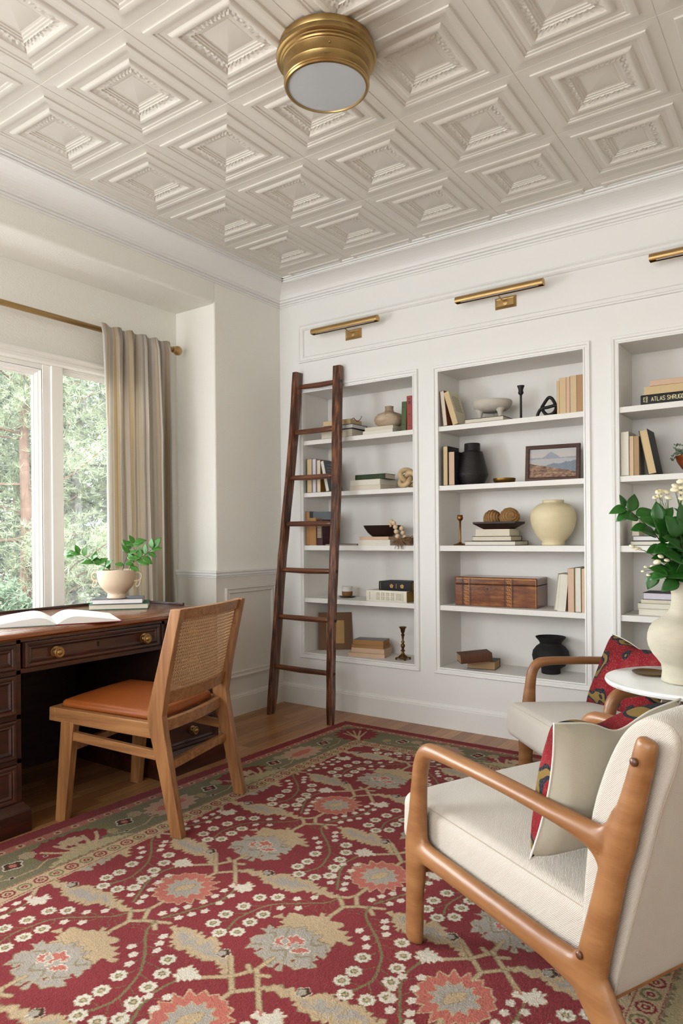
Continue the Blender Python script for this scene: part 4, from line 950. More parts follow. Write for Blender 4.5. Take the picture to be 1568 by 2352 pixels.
# ================================================================= SHELF CONTENTS
def book(label, T, H, D, loc, rot=(0, 0, 0), cover='#8a6a4a', pages='cream', soft=False, spine='back', deco=None, group=None, name='book'):
    """T thickness (local x), H height (local z), D depth (local y, 0 is the side that faces the room).
    spine='back': the fore-edge faces the room; spine='front': the spine does; spine='top': seen from the head"""
    t = thing(name, label, 'book', loc, rot, group)
    b = 0.0008 if soft else 0.0026; o = 0.0 if soft else 0.003; cm = cov(cover, 0.5 if soft else 0.6)
    m = MB(); m.box(0, b, 0, D, 0, H); m.box(T - b, T, 0, D, 0, H)
    if spine == 'back': m.box(0, T, D - b * 1.4, D, 0, H)
    elif spine == 'front':
        n = 6; vs = []
        for z in (0, H):
            for k in range(n + 1): a = pi * k / n; vs.append((T / 2 - T / 2 * cos(a), -0.004 * sin(a) - 0.0001, z))
            vs.append((T, b, z)); vs.append((0, b, z))
        K = n + 3; m.add(vs, [tuple(range(K - 1, -1, -1)), tuple(range(K, 2 * K))] + [(k, (k + 1) % K, K + (k + 1) % K, K + k) for k in range(K)])
    m.obj('cover', cm, t, bevel=0.0006, seg=1)
    p = MB(); y0, y1 = (0.0008 + o, D - b * 1.5) if spine == 'back' else (b, D - o - 0.0008)
    p.box(b, T - b, y0, y1, o, H - o); p.obj('pages', PG[pages], t)
    if deco: deco(t, T, H, D)
    return t
FLAT = (0, -pi / 2, 0)
def flat(label, x0, x1, z, T, y=0.008, D=0.16, yaw=0.0, **kw):
    """a book lying flat, long side along the shelf from x0 to x1"""
    H = x1 - x0; a = yaw
    return book(label, T, H, D, (x1, y, z), (0, -pi / 2, a), **kw)
def lines_on_cover(rows=7, side=1, col=INK):
    def f(t, T, H, D):
        m = MB(); x = T + 0.0003 if side > 0 else -0.0003
        for k in range(rows):
            z = H * (0.86 - 0.5 * k / rows); w = D * (0.28 + 0.10 * ((k * 37) % 5) / 5); m.box(min(x, x - side * 0.0003), max(x, x - side * 0.0003), D / 2 - w, D / 2 + w, z, z + 0.0022)
        m.obj('cover_print', col, t)
    return f
def spine_marks(ks, col, w=0.5):
    def f(t, T, H, D):
        m = MB()
        for k in ks: m.box(T * (0.5 - w / 2), T * (0.5 + w / 2), -0.0048, -0.0040, H * k, H * k + 0.004)
        m.obj('spine_print', col, t)
    return f
G1 = 'books in the left bookcase'; G2 = 'books in the middle bookcase'; G3 = 'books in the right bookcase'
zA, zB, zC, zD, zE = ZSH['A'], ZSH['B'], ZSH['C'], ZSH['D'], ZSH['E']
# ---- left bookcase, top shelf
flat('thick cream book at the bottom of the stack on the top shelf behind the ladder', 0.345, 0.602, zA, 0.053, 0.012, 0.15, cover='#2a3140', pages='cream', group=G1)
flat('dark blue covered book, middle of the stack on the top shelf behind the ladder', 0.352, 0.610, zA + 0.0535, 0.029, 0.004, 0.165, -0.05, cover='#1c2430', pages='white', group=G1)
sb = flat('yellowed small book topmost on the stack behind the ladder, with ribbon marker', 0.372, 0.590, zA + 0.083, 0.034, 0.010, 0.14, 0.03, cover='#3a2a22', pages='straw', soft=True, group=G1)
MB().sweep(smooth_path([(0.030, 0.002, -0.01), (0.034, -0.006, -0.03), (0.010, -0.004, -0.055), (0.022, -0.004, -0.080), (0.040, -0.006, -0.092)], 5), 0.0022, 6).obj('ribbon_marker', cov('#5a1d22'), sb, smooth=True)
flat('ivory book, lower of two beneath the round wooden vase', 0.690, 0.915, zA, 0.021, 0.006, 0.20, cover='#e2d8c8', pages='ivory', soft=True, group=G1)
flat('ivory book, upper of two, directly under the round wooden vase', 0.706, 0.918, zA + 0.0213, 0.022, 0.006, 0.19, cover='#e6ddc9', pages='cream', soft=True, group=G1)
v = MB().lathe([(0.035, 0), (0.062, 0.006), (0.090, 0.026), (0.099, 0.047), (0.093, 0.070), (0.075, 0.087), (0.050, 0.097), (0.034, 0.103), (0.028, 0.112), (0.0265, 0.124), (0.028, 0.136), (0.0285, 0.139), (0.024, 0.1385), (0.020, 0.125)], 48).obj('round_wooden_vase', VASEWOOD, None, autosmooth=50, loc=(0.832, 0.105, zA + 0.0438))
tag(v, 'squat round weathered wooden vase on two ivory books, top left shelf', 'vase')
for (x, y, z, a) in ((0.010, -0.086, 0.068, 0.5), (-0.045, -0.072, 0.076, -0.3)):
    MB().bar((x, y, z), (x + 0.016 * cos(a), y + 0.003, z + 0.010), 0.003, 0.002).obj('crack', INK, v)
book('green clothbound book standing at the right end of the top left shelf', 0.036, 0.182, 0.13, (0.974, 0.012, zA), (0, radians(2), 0), cover='#4c5a38', spine='front', deco=spine_marks((0.8, 0.2), INK), group=G1)
book('faded red clothbound book standing beside the green one, top left shelf', 0.040, 0.212, 0.14, (1.018, 0.008, zA), (0, 0, 0), cover='#96433f', spine='front', deco=spine_marks((0.9, 0.82, 0.79, 0.76, 0.45, 0.12), INK, 0.4), group=G1)
# ---- left bookcase, second shelf
book('thick book with dark cover and cream fore-edge, leftmost on the second left shelf', 0.048, 0.234, 0.17, (0.222, 0.008, zB), cover='#232221', pages='straw', group=G1)
book('white-edged book standing second from the left on the second left shelf', 0.030, 0.232, 0.165, (0.272, 0.008, zB), cover='#b8b4bb', pages='lilac', group=G1)
book('book with ochre top edge standing behind the leaning grey one, second left shelf', 0.034, 0.222, 0.16, (0.304, 0.014, zB), cover='#a8762e', pages='cream', group=G1)
book('slate grey book leaning to the left behind the ladder, second left shelf', 0.030, 0.215, 0.16, (0.385, 0.010, zB), (0, radians(-13), 0), cover='#5d6269', pages='ivory', deco=lines_on_cover(5, 1, PRINT), group=G1)
flat('cream paperback at the bottom of the stack on the second left shelf', 0.582, 0.818, zB, 0.030, 0.010, 0.20, cover='#e0d5bd', pages='cream', soft=True, group=G1)
flat('cream paperback, second from the bottom under the dark green book', 0.584, 0.816, zB + 0.0303, 0.037, 0.008, 0.20, -0.02, cover='#c9a582', pages='ivory', soft=True, group=G1)
book('dark green cloth book lying on top of two cream paperbacks, second left shelf', 0.034, 0.230, 0.13, (0.843, 0.030, zB + 0.0676), (0, -pi / 2, 0), cover='#26381f', spine='front', deco=spine_marks((0.1, 0.16, 0.84, 0.9), MATS['book_cover_4c5a38']), group=G1)
# wooden knot (three interlaced links)
def knot_path(R, r, n, p=2, q=3, sc=(1, 1, 1)):
    out = []
    for k in range(n + 1):
        a = 2 * pi * k / n; rr_ = R + r * cos(q * a); out.append((rr_ * cos(p * a) * sc[0], rr_ * sin(p * a) * sc[1], r * sin(q * a) * sc[2]))
    return out
kn = MB().sweep(knot_path(0.038, 0.019, 110, sc=(1.05, 1.0, 1.3)), 0.0165, 14, up=(0, 0, 1)).obj('knot_ornament', PALEWOOD, None, smooth=True, loc=(0.975, 0.085, zB + 0.066), rot=(radians(78), radians(12), radians(10)))
tag(kn, 'pale carved wooden knot at the right end of the second left shelf', 'ornament')
# ---- left bookcase, third shelf
book('tan-edged book with slate cover, leftmost on the third left shelf', 0.036, 0.234, 0.15, (0.208, 0.010, zC), cover='#6a6f74', pages='brown', group=G1)
book('slate grey book showing printed cover, behind the ladder on the third left shelf', 0.010, 0.232, 0.15, (0.245, 0.05, zC), (0, 0, radians(-58)), cover='#62676b', pages='brown', deco=lines_on_cover(4, -1), group=G1)
book('brown-edged old paperback on the third left shelf, beside the maroon book', 0.055, 0.188, 0.13, (0.246, 0.006, zC), cover='#b78b5c', pages='brown', soft=True, group=G1)
book('maroon paperback behind the ladder on the third left shelf', 0.050, 0.176, 0.12, (0.304, 0.012, zC), cover='#4a2428', spine='front', deco=spine_marks([0.3 + 0.045 * k for k in range(10)], PRINT, 0.7), group=G1)
flat('thin maroon book lying flat alone on the third left shelf', 0.372, 0.634, zC, 0.009, 0.012, 0.17, cover='#4b2a2b', pages='cream', group=G1)
flat('thick ivory book, lower of two beneath the black bowl', 0.645, 0.888, zC, 0.036, 0.008, 0.17, cover='#e6e0d2', pages='ivory', soft=True, group=G1)
flat('peach-edged book directly under the black bowl, third left shelf', 0.655, 0.876, zC + 0.0363, 0.020, 0.008, 0.17, cover='#cfae92', pages='pink', soft=True, group=G1)
bw = MB().lathe([(0.060, 0), (0.068, 0.001), (0.098, 0.026), (0.120, 0.056), (0.129, 0.073), (0.1245, 0.0735), (0.116, 0.058), (0.095, 0.030), (0.03, 0.008)], 56, sy=0.86).obj('black_bowl', DARKBOWL, None, autosmooth=45, loc=(0.764, 0.115, zC + 0.0566))
tag(bw, 'dark espresso wooden bowl on two books, third left shelf', 'bowl')
gl = thing('bead_garland', 'natural wooden bead garland with jute tassel hanging over the black bowl', 'garland', (0, 0, 0))
bp_ = [(0.858, 0.060, 1.226), (0.884, 0.036, 1.247), (0.908, 0.022, 1.238), (0.926, 0.012, 1.213), (0.934, 0.008, 1.184), (0.944, 0.006, 1.154), (0.960, 0.032, 1.204), (0.964, 0.040, 1.176), (0.974, 0.045, 1.148), (1.026, 0.06, 1.142), (0.835, 0.078, 1.205)]
gl.location = bp_[5]
for (x, y, z) in bp_:
    MB().lathe([(0.0006, -0.0155), (0.006, -0.0143), (0.011, -0.011), (0.0145, -0.0055), (0.0155, 0), (0.0145, 0.0055), (0.011, 0.011), (0.006, 0.0143), (0.0006, 0.0155)], 16).obj('bead', BEAD, gl, smooth=True, loc=(x - bp_[5][0], y - bp_[5][1], z - bp_[5][2]))
m = MB(); rs = random.Random(4)
for k in range(220):
    cl_ = rs.random() < 0.5; bx, bz = (0.975, 1.135) if cl_ else (1.02, 1.122)
    a = rs.uniform(-2.9, 0.5) if cl_ else rs.uniform(-1.2, 0.9); L = rs.uniform(0.03, 0.072)
    x1 = min(1.060, bx + L * cos(a) * 1.1); z1 = max(1.098, bz + L * sin(a) * 0.7); yy = rs.uniform(-0.022, 0.03)
    if x1 < 1.0 and rs.random() < 0.4: z1 = bz + L * sin(a) * 0.95; yy = rs.uniform(-0.022, -0.008); z1 = max(z1, 1.074)
    if z1 < 1.1: yy = -0.012 - rs.random() * 0.01
    m.bar((bx + rs.uniform(-0.02, 0.02), yy * 0.6 + (0 if z1 >= 1.1 else -0.008), bz), (x1, yy, z1), 0.0026, 0.0022)
tz = m.obj('tassel', JUTE, gl); tz.location = (-bp_[5][0], -bp_[5][1], -bp_[5][2])
# ---- left bookcase, fourth shelf
MB_c = thing('espresso_cup', 'small two-tone cup, white glaze over bare clay, on a dark saucer', 'cup', (0.447, 0.165, zD + 0.0085))
MB().lathe([(0.028, 0.0), (0.034, 0.003), (0.0365, 0.012), (0.0372, 0.034)], 32, cap=(True, False)).obj('clay_base', CUPB, MB_c, autosmooth=50)
MB().lathe([(0.0372, 0.034), (0.0375, 0.066), (0.0365, 0.0675), (0.0345, 0.066), (0.0335, 0.008), (0.002, 0.006)], 32, cap=(False, True)).obj('glazed_rim', CUPW, MB_c, autosmooth=50)
o = MB().lathe([(0.03, 0), (0.045, 0.001), (0.058, 0.006), (0.0575, 0.0085), (0.04, 0.0075), (0.002, 0.007)], 40).obj('saucer', DARKDISH, None, autosmooth=50, loc=(0.447, 0.165, zD)); tag(o, 'dark round saucer under the two-tone cup, fourth left shelf', 'saucer')
def ornate(t, T, H, D):
    m = MB()
    for k in range(4):
        for q in range(2):
            z = H * (0.30 + 0.12 * k); x = T * (0.18 + 0.36 * q); s_ = T * 0.28
            m.box(x, x + s_, -0.0052, -0.0040, z, z + 0.002); m.box(x, x + s_, -0.0052, -0.0040, z + s_, z + s_ + 0.002); m.box(x, x + 0.002, -0.0052, -0.004, z, z + s_); m.box(x + s_ - 0.002, x + s_, -0.0052, -0.004, z, z + s_)
            m.bar((x, -0.0046, z), (x + s_, -0.0046, z + s_), 0.0015, 0.0012, up=(0, 1, 0)); m.bar((x + s_, -0.0046, z), (x, -0.0046, z + s_), 0.0015, 0.0012, up=(0, 1, 0))
    for z in (0.08, 0.90): m.box(T * 0.15, T * 0.85, -0.0052, -0.0040, H * z, H * z + 0.004)
    for k in range(9): m.box(T * 0.2, T * 0.8, -0.0052, -0.0040, H * (0.12 + 0.016 * k), H * (0.12 + 0.016 * k) + 0.001)
    m.obj('stamped_pattern', cov('#b3a98e'), t)
book('large white embossed book lying on the fourth left shelf, gilt edges', 0.072, 0.300, 0.20, (1.008, 0.006, zD), FLAT, cover='#e2ddcb', pages='gold', spine='front', deco=ornate, group=G1)
def bible(t, T, H, D):
    m = MB()
    for z in (0.60, 0.28):
        for a in range(5):
            b_ = 2 * pi * a / 5; m.lathe([(0.0055, 0), (0.0055, 0.001)], 10, (T * 0.5 + 0.008 * cos(b_), z * H + 0.008 * sin(b_), 0))
    vv = [(x, -0.0042 - zz, y) for x, y, zz in m.v]; m.v = vv
    m.box(T * 0.25, T * 0.75, -0.0052, -0.004, H * 0.45, H * 0.45 + 0.003); m.box(T * 0.1, T * 0.9, -0.0052, -0.004, H * 0.94, H * 0.94 + 0.0015); m.obj('gilt_stamp', GOLDLEAF, t)
book('worn black leather book with gold stamping, lying on the white embossed book', 0.058, 0.240, 0.15, (1.030, 0.030, zD + 0.0723), FLAT, cover='#17161a', pages='gold', spine='front', deco=bible, group=G1)
# ---- left bookcase, bottom shelf
fr_ = thing('leaning_photo_frame', 'brown board with a tan inset leaning behind the ladder, bottom left shelf', 'picture frame', (0.232, 0.120, zE), (radians(-7), 0, radians(38)))
MB().box(0, 0.235, 0, 0.022, 0, 0.262).obj('frame', cov('#7a5a42', 0.8, 0.6), fr_, bevel=0.002); MB().box(0.055, 0.180, -0.001, 0.001, 0.045, 0.205).obj('inset', cov('#b8925a'), fr_)
flat('peach-edged paperback at the bottom of the four-book stack, bottom left shelf', 0.543, 0.800, zE, 0.026, 0.072, 0.14, 0.20, cover='#d9bd9d', pages='pink', soft=True, group=G1)
flat('tan-edged paperback second from the bottom of the four-book stack', 0.556, 0.792, zE + 0.0263, 0.031, 0.082, 0.135, 0.15, cover='#c9a887', pages='pink', soft=True, group=G1)
flat('yellowed paperback third in the four-book stack, bottom left shelf', 0.560, 0.786, zE + 0.0576, 0.021, 0.082, 0.13, 0.17, cover='#b78a50', pages='brown', soft=True, group=G1)
flat('orange-brown edged paperback topmost of the four-book stack, bottom left shelf', 0.572, 0.785, zE + 0.0789, 0.033, 0.084, 0.125, 0.22, cover='#8c8a8c', pages='brown', soft=True, group=G1)
def candlestick(name, label, prof, mat, loc, square=None):
    t = thing(name, label, 'candlestick', loc); z0 = 0
    if square:
        m = MB(); s_ = square; m.box(-s_, s_, -s_, s_, 0.010, 0.016)
        for a in (-1, 1):
            for b in (-1, 1): m.lathe([(0.006, 0), (0.007, 0.010)], 10, (a * s_ * 0.9, b * s_ * 0.9, 0))
        m.obj('base', mat, t, bevel=0.0015)
    MB().lathe(prof, 28).obj('stem', mat, t, autosmooth=45); return t
candlestick('brass_candlestick', 'turned brass candlestick on a square footed base, bottom left shelf',
    [(0.030, 0.016), (0.026, 0.024), (0.014, 0.032), (0.010, 0.040), (0.007, 0.050), (0.014, 0.055), (0.014, 0.060), (0.007, 0.065), (0.009, 0.076), (0.015, 0.088), (0.010, 0.100), (0.006, 0.106), (0.012, 0.111), (0.012, 0.115), (0.006, 0.122), (0.007, 0.142), (0.010, 0.155), (0.014, 0.159), (0.008, 0.164), (0.008, 0.170), (0.013, 0.178), (0.015, 0.195), (0.022, 0.205), (0.0245, 0.208), (0.0245, 0.211), (0.012, 0.210)], BRASS_D, (0.917, 0.110, zE), square=0.036)

# ---- middle bookcase, top shelf
book('rust brown hardcover leaning in the corner of the top middle shelf', 0.030, 0.215, 0.14, (1.266, 0.010, zA), (0, radians(-6), 0), cover='#7a3e25', pages='cream', group=G2)
book('cream paperback with printed back cover leaning beside the rust brown book', 0.033, 0.208, 0.145, (1.334, 0.006, zA), (0, radians(-17), 0), cover='#d8cfb2', pages='straw', soft=True, deco=lines_on_cover(13, 1), group=G2)
flat('cream-edged hardcover lying flat under the stone tripod bowl', 1.408, 1.650, zA, 0.026, 0.008, 0.17, cover='#2b2626', pages='cream', group=G2)
bt = thing('footed_bowl', 'pale stone bowl on short feet, standing on a book, top middle shelf', 'bowl', (1.536, 0.120, zA + 0.0263))
MB().lathe([(0.02, 0.044), (0.050, 0.045), (0.086, 0.054), (0.109, 0.072), (0.1185, 0.094), (0.1160, 0.108), (0.1125, 0.1105), (0.106, 0.108), (0.100, 0.088), (0.075, 0.065), (0.01, 0.056)], 56, sy=0.92).obj('bowl', STONE, bt, autosmooth=50)
for a in (-150, -30, 90):
    c_ = (0.073 * cos(radians(a)), 0.067 * sin(radians(a))); MB().lathe([(0.013, 0.0), (0.0135, 0.004), (0.0125, 0.020), (0.017, 0.040), (0.030, 0.058)], 16, (c_[0], c_[1], 0)).obj('foot', STONE, bt, smooth=True)
candlestick('black_candlestick', 'slim black iron candlestick on the top middle shelf', [(0.036, 0), (0.036, 0.002), (0.030, 0.005), (0.010, 0.007), (0.007, 0.012), (0.0062, 0.080), (0.0065, 0.145), (0.008, 0.149), (0.014, 0.155), (0.016, 0.162), (0.013, 0.172), (0.015, 0.184), (0.021, 0.200), (0.021, 0.202), (0.012, 0.200)], IRON, (1.720, 0.100, zA))
ko = thing('knotted_sculpture', 'black looped metal knot sculpture on the top middle shelf', 'sculpture', (1.885, 0.090, zA))
def loop(pts_, nm):
    V = smooth_path([(x, y, z) for x, y, z in pts_ + [pts_[0]]], 8); MB().sweep([tuple(v_) for v_ in V], 0.0092, 10, up=(0, 1, 0)).obj(nm, IRON, ko, smooth=True)
loop([(-0.040, 0.0, 0.060), (-0.012, 0.014, 0.108), (0.004, 0.016, 0.114), (0.022, 0.014, 0.095), (0.042, 0.0, 0.052), (0.030, -0.012, 0.020), (0.0, -0.016, 0.012), (-0.022, -0.012, 0.030)], 'upper_loop')
loop([(-0.072, 0.012, 0.009), (-0.060, 0.006, 0.035), (-0.040, -0.004, 0.052), (0.0, -0.012, 0.056), (0.042, -0.006, 0.062), (0.062, 0.006, 0.048), (0.040, 0.016, 0.022), (-0.01, 0.02, 0.009), (-0.045, 0.018, 0.008)], 'lower_loop')
x = 1.957
for T, H, cv, pg, lb in ((0.013, 0.182, '#a87a3e', 'straw', 'thin ochre paperback, leftmost of the row at the right of the top middle shelf'), (0.036, 0.196, '#c99d70', 'tan', 'thick tan-edged paperback beside the thin ochre one, top middle shelf'),
                     (0.020, 0.196, '#8e4a3a', 'pink', 'slim peach-edged paperback, third in the top middle row'), (0.036, 0.200, '#4a2a20', 'tan', 'thick tan paperback, fourth in the top middle row'),
                     (0.040, 0.200, '#b9a88c', 'old', 'grey-tan paperback, last in the top middle row against the shelf side')):
    book(lb, T, H, 0.12, (x, 0.012, zA), cover=cv, pages=pg, soft=True, group=G2); x += T + 0.0006
# second shelf
book('black-backed book with straw edges, leftmost on the second middle shelf', 0.034, 0.238, 0.155, (1.262, 0.010, zB), cover='#221f1d', pages='straw', deco=lines_on_cover(2, 1, PRINT), group=G2)
book('peach-edged black book beside the black wooden vase', 0.042, 0.203, 0.150, (1.299, 0.010, zB), cover='#1e1c1d', pages='pink', deco=lines_on_cover(12, 1, MATS['dark_ink']), group=G2)
o = MB().lathe([(0.066, 0), (0.069, 0.004), (0.094, 0.060), (0.0955, 0.068), (0.094, 0.074), (0.078, 0.140), (0.064, 0.196), (0.060, 0.204), (0.050, 0.208), (0.0478, 0.212), (0.0475, 0.252), (0.046, 0.255), (0.041, 0.254), (0.039, 0.21)], 56).obj('black_wooden_vase', BLACKWOOD, None, autosmooth=35, loc=(1.401, 0.130, zB)); tag(o, 'tall angular black vase on the second middle shelf', 'vase')
o = MB().lathe([(0.040, 0.0), (0.050, 0.001), (0.061, 0.010), (0.064, 0.022), (0.064, 0.030), (0.061, 0.0305), (0.058, 0.020), (0.045, 0.006), (0.002, 0.004)], 44).obj('brass_bowl', BRASS_D, None, autosmooth=50, loc=(1.620, 0.090, zB)); tag(o, 'small dark brass bowl between the black vase and the landscape painting', 'bowl')
pf = thing('framed_landscape', 'small framed landscape painting of hazy blue mountains leaning on the second middle shelf', 'painting', (1.748, 0.085, zB), (radians(-9), 0, radians(9)))
m = MB(); m.ring(0.022, 0.278, 0.022, 0.188, [(0, 0.002), (0, 0.012), (0.005, 0.015), (0.018, 0.015), (0.022, 0.011), (0.022, -0.010)], axes='xz'); m.obj('frame', FRAMEW, pf)
MB().box(0.004, 0.296, -0.001, 0.004, 0.004, 0.206).obj('backing', FRAMEW, pf)
def painting_mat():
    b = NB('mountain_landscape_paint'); tc = b.n('ShaderNodeTexCoord'); sp = b.n('ShaderNodeSeparateXYZ'); b.l(tc.outputs['Object'], sp.inputs[0])
    x = b.math('DIVIDE', sp.outputs[0], 0.30); z = b.math('DIVIDE', sp.outputs[2], 0.21)
    def ridge(base, amp, sc, seed, rough=0.55, extra=None):
        cb = b.n('ShaderNodeCombineXYZ'); b.l(x, cb.inputs[0]); cb.inputs[1].default_value = seed
        n = b.noise(cb.outputs[0], sc, 4, rough); h = b.math('ADD', b.math('MULTIPLY', b.math('SUBTRACT', n, 0.5), amp), base)
        if extra: h = b.math('ADD', h, extra)
        return b.math('LESS_THAN', z, h)
    nz = b.noise(b.coord(scale=(1, 1, 2)), 60, 4)
    sky = b.ramp(z, [(0.55, hexc('#c6b6a6')), (0.75, hexc('#b8b3ae')), (0.95, hexc('#a9b2b8'))])
    sky = b.mix(b.math('MULTIPLY', b.noise(b.coord(scale=(1, 1, 4)), 14, 3), 0.5), sky, hexc('#c9bfb6'))
    peak = b.math('MULTIPLY', b.math('SUBTRACT', 0.17, b.math('ABSOLUTE', b.math('SUBTRACT', x, 0.47))), 0.9)
    peak = b.math('MAXIMUM', peak, 0.0)
    c = b.mix(ridge(0.66, 0.10, 5, 2.0, 0.5, peak), sky, b.mix(nz, hexc('#7f8796'), hexc('#a3a6ab')))
    c = b.mix(ridge(0.62, 0.12, 6, 5.0), c, b.mix(nz, hexc('#a2a5ab'), hexc('#b9b2ae')))
    sl = b.math('MULTIPLY', b.math('SUBTRACT', x, 0.75), 0.18)
    c = b.mix(ridge(0.52, 0.16, 7, 9.0, 0.6, sl), c, b.mix(nz, hexc('#5c6a78'), hexc('#8b919b')))
    sl2 = b.math('MULTIPLY', b.math('SUBTRACT', 0.35, x), 0.30)
    c = b.mix(ridge(0.42, 0.12, 16, 13.0, 0.7, sl2), c, b.ramp(b.noise(b.coord(scale=(1, 1, 2.2)), 34, 5, 0.7), [(0.35, hexc('#4f3426')), (0.5, hexc('#84634c')), (0.65, hexc('#b0917a')), (0.8, hexc('#8b7360'))]))
    return b.out(c, 0.5, normal=b.bump(nz, 0.2, 0.001))
MB().box(0.020, 0.280, -0.0035, -0.0015, 0.020, 0.190).obj('canvas', painting_mat(), pf)
# third shelf
candlestick('bronze_candlestick', 'plain round-footed bronze candlestick at the left of the third middle shelf', [(0.042, 0), (0.043, 0.003), (0.036, 0.008), (0.018, 0.012), (0.008, 0.017), (0.006, 0.022), (0.0058, 0.145), (0.008, 0.148), (0.015, 0.155), (0.0185, 0.164), (0.0165, 0.173), (0.015, 0.178), (0.018, 0.183), (0.014, 0.183)], BRONZE, (1.343, 0.075, zC))
flat('widest book at the bottom of the three under the wooden tray', 1.402, 1.715, zC, 0.026, 0.006, 0.21, cover='#3a2226', pages='ivory', group=G2)
flat('middle book of the three under the wooden tray', 1.450, 1.690, zC + 0.0263, 0.028, 0.010, 0.17, cover='#3a2a24', pages='cream', group=G2)
flat('thick cream paperback directly under the wooden tray', 1.471, 1.679, zC + 0.0546, 0.040, 0.012, 0.15, cover='#d8c4a4', pages='cream', soft=True, group=G2)
tr_ = MB(); pr = [(0.075, 0.050, 0.0), (0.130, 0.078, 0.032), (0.131, 0.079, 0.043), (0.122, 0.071, 0.043), (0.118, 0.068, 0.036), (0.070, 0.045, 0.010)]; vs = []
for a, b_, z in pr: vs += [(-a, -b_, z), (a, -b_, z), (a, b_, z), (-a, b_, z)]
tr_.add(vs, [(i * 4 + k, i * 4 + (k + 1) % 4, (i + 1) * 4 + (k + 1) % 4, (i + 1) * 4 + k) for i in range(5) for k in range(4)] + [(3, 2, 1, 0), (20, 21, 22, 23)])
zt = zC + 0.0949
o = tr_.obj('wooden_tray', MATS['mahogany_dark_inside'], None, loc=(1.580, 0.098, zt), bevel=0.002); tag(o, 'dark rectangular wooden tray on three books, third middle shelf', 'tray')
def twine_ball(r, loc, seed, label):
    rs = random.Random(seed); t = thing('twine_ball', label, 'decorative ball', loc, group='twine balls in the wooden tray')
    MB().lathe([(r * 0.93 * sin(pi * k / 12) + 0.0004, -r * 0.93 * cos(pi * k / 12)) for k in range(13)], 24).obj('core', GRASSBALL, t, smooth=True)
    m = MB(); ax = Vector((rs.uniform(-1, 1), rs.uniform(-1, 1), rs.uniform(-.4, .4))).normalized(); q = ax.to_track_quat('Z', 'Y'); P_ = []
    turns = 9; N_ = turns * 34
    for k in range(N_):
        th = pi * (0.04 + 0.92 * k / N_); ph = 2 * pi * turns * k / N_; rr_ = r * (0.955 + 0.02 * sin(k * 1.9)); P_.append(q @ Vector((rr_ * sin(th) * cos(ph), rr_ * sin(th) * sin(ph), rr_ * cos(th))))
    m.sweep(P_, [0.0042 + 0.0009 * sin(k * 2.3) for k in range(N_)], 6, up=tuple(ax)); m.obj('twine', GRASSBALL, t, smooth=True)
twine_ball(0.052, (1.540, 0.100, zt + 0.0625), 3, 'smaller ball of wound twine, left one in the wooden tray')
twine_ball(0.057, (1.646, 0.100, zt + 0.0675), 8, 'larger ball of wound twine, right one in the wooden tray')
o = MB().lathe([(0.060, 0.0), (0.063, 0.003), (0.064, 0.012), (0.062, 0.022), (0.082, 0.042), (0.104, 0.072), (0.119, 0.110), (0.1265, 0.150), (0.124, 0.180), (0.112, 0.208), (0.088, 0.230), (0.062, 0.240), (0.058, 0.243), (0.060, 0.252), (0.0585, 0.256), (0.052, 0.254), (0.050, 0.24)], 64).obj('round_jar', CREAMPOT, None, smooth=True, loc=(1.889, 0.140, zC)); tag(o, 'large round pale yellow ceramic jar on the third middle shelf', 'jar')
# fourth shelf: marquetry box
def box_mat():
    b = NB('marquetry_walnut'); v = b.coord(scale=(3, 3, 16)); n = b.noise(v, 3, 5, 0.6)
    sw = b.noise(b.coord(scale=(2, 2, 5)), 6, 3)
    return b.out(b.ramp(b.math('ADD', b.math('MULTIPLY', n, 0.6), b.math('MULTIPLY', sw, 0.4)), [(0.3, hexc('#3f1d0f')), (0.5, hexc('#74401f')), (0.66, hexc('#97602f'))]), 0.25, normal=b.bump(n, 0.06, 0.001), **{'Coat_Weight': 0.4})
BOXM = box_mat(); INLAY = m_plain('light_inlay', '#c0823c', 0.35, 0.3, 60); EBONY = m_plain('ebony_line', '#1c0f0a', 0.4)
bx = thing('marquetry_box', 'antique wooden box with inlaid bands and keyhole on the fourth middle shelf', 'box', (1.316, 0.052, zD), (0, 0, radians(3.0)))
W_, DP, HH = 0.498, 0.215, 0.172
MB().box(0, W_, 0, DP, 0, 0.126).obj('body', BOXM, bx, bevel=0.004); MB().box(0, W_, 0, DP, 0.128, HH).obj('lid', BOXM, bx, bevel=0.007, seg=3)
m = MB(); m.box(0.006, W_ - 0.006, -0.0006, 0.0006, 0.1262, 0.1284); m.box(W_ - 0.0006, W_ + 0.0006, 0.003, DP, 0.1262, 0.1284)
for x0 in (0.046, 0.094, 0.306, 0.352):
    for dx in (0, 0.006): m.box(x0 + dx, x0 + dx + 0.0028, -0.0006, 0.0006, 0.004, HH - 0.006)
for (cx_, cz_, rx_, rz_) in ((0.205, 0.104, 0.062, 0.016), (0.205, 0.104, 0.028, 0.030)):
    P_ = [(cx_ - rx_, cz_), (cx_, cz_ + rz_), (cx_ + rx_, cz_), (cx_, cz_ - rz_)]
    for k in range(4): m.bar((P_[k][0], 0.0, P_[k][1]), (P_[(k + 1) % 4][0], 0.0, P_[(k + 1) % 4][1]), 0.0014, 0.0012, up=(0, 1, 0))
m.box(0.201, 0.209, -0.0012, 0.0006, 0.096, 0.110); m.obj('ebony_stringing', EBONY, bx)
m = MB()
for x0 in (0.058, 0.318):
    for k in range(15):
        z = 0.008 + 0.0108 * k
        if 0.120 < z < 0.130: continue
        if k % 2: m.box(x0, x0 + 0.018, -0.0005, 0.0006, z, z + 0.0034); m.box(x0 + 0.018, x0 + 0.0214, -0.0005, 0.0006, z - 0.006, z + 0.0034)
        else: m.box(x0 + 0.010, x0 + 0.030, -0.0005, 0.0006, z, z + 0.0034); m.box(x0 + 0.007, x0 + 0.0104, -0.0005, 0.0006, z, z + 0.009)
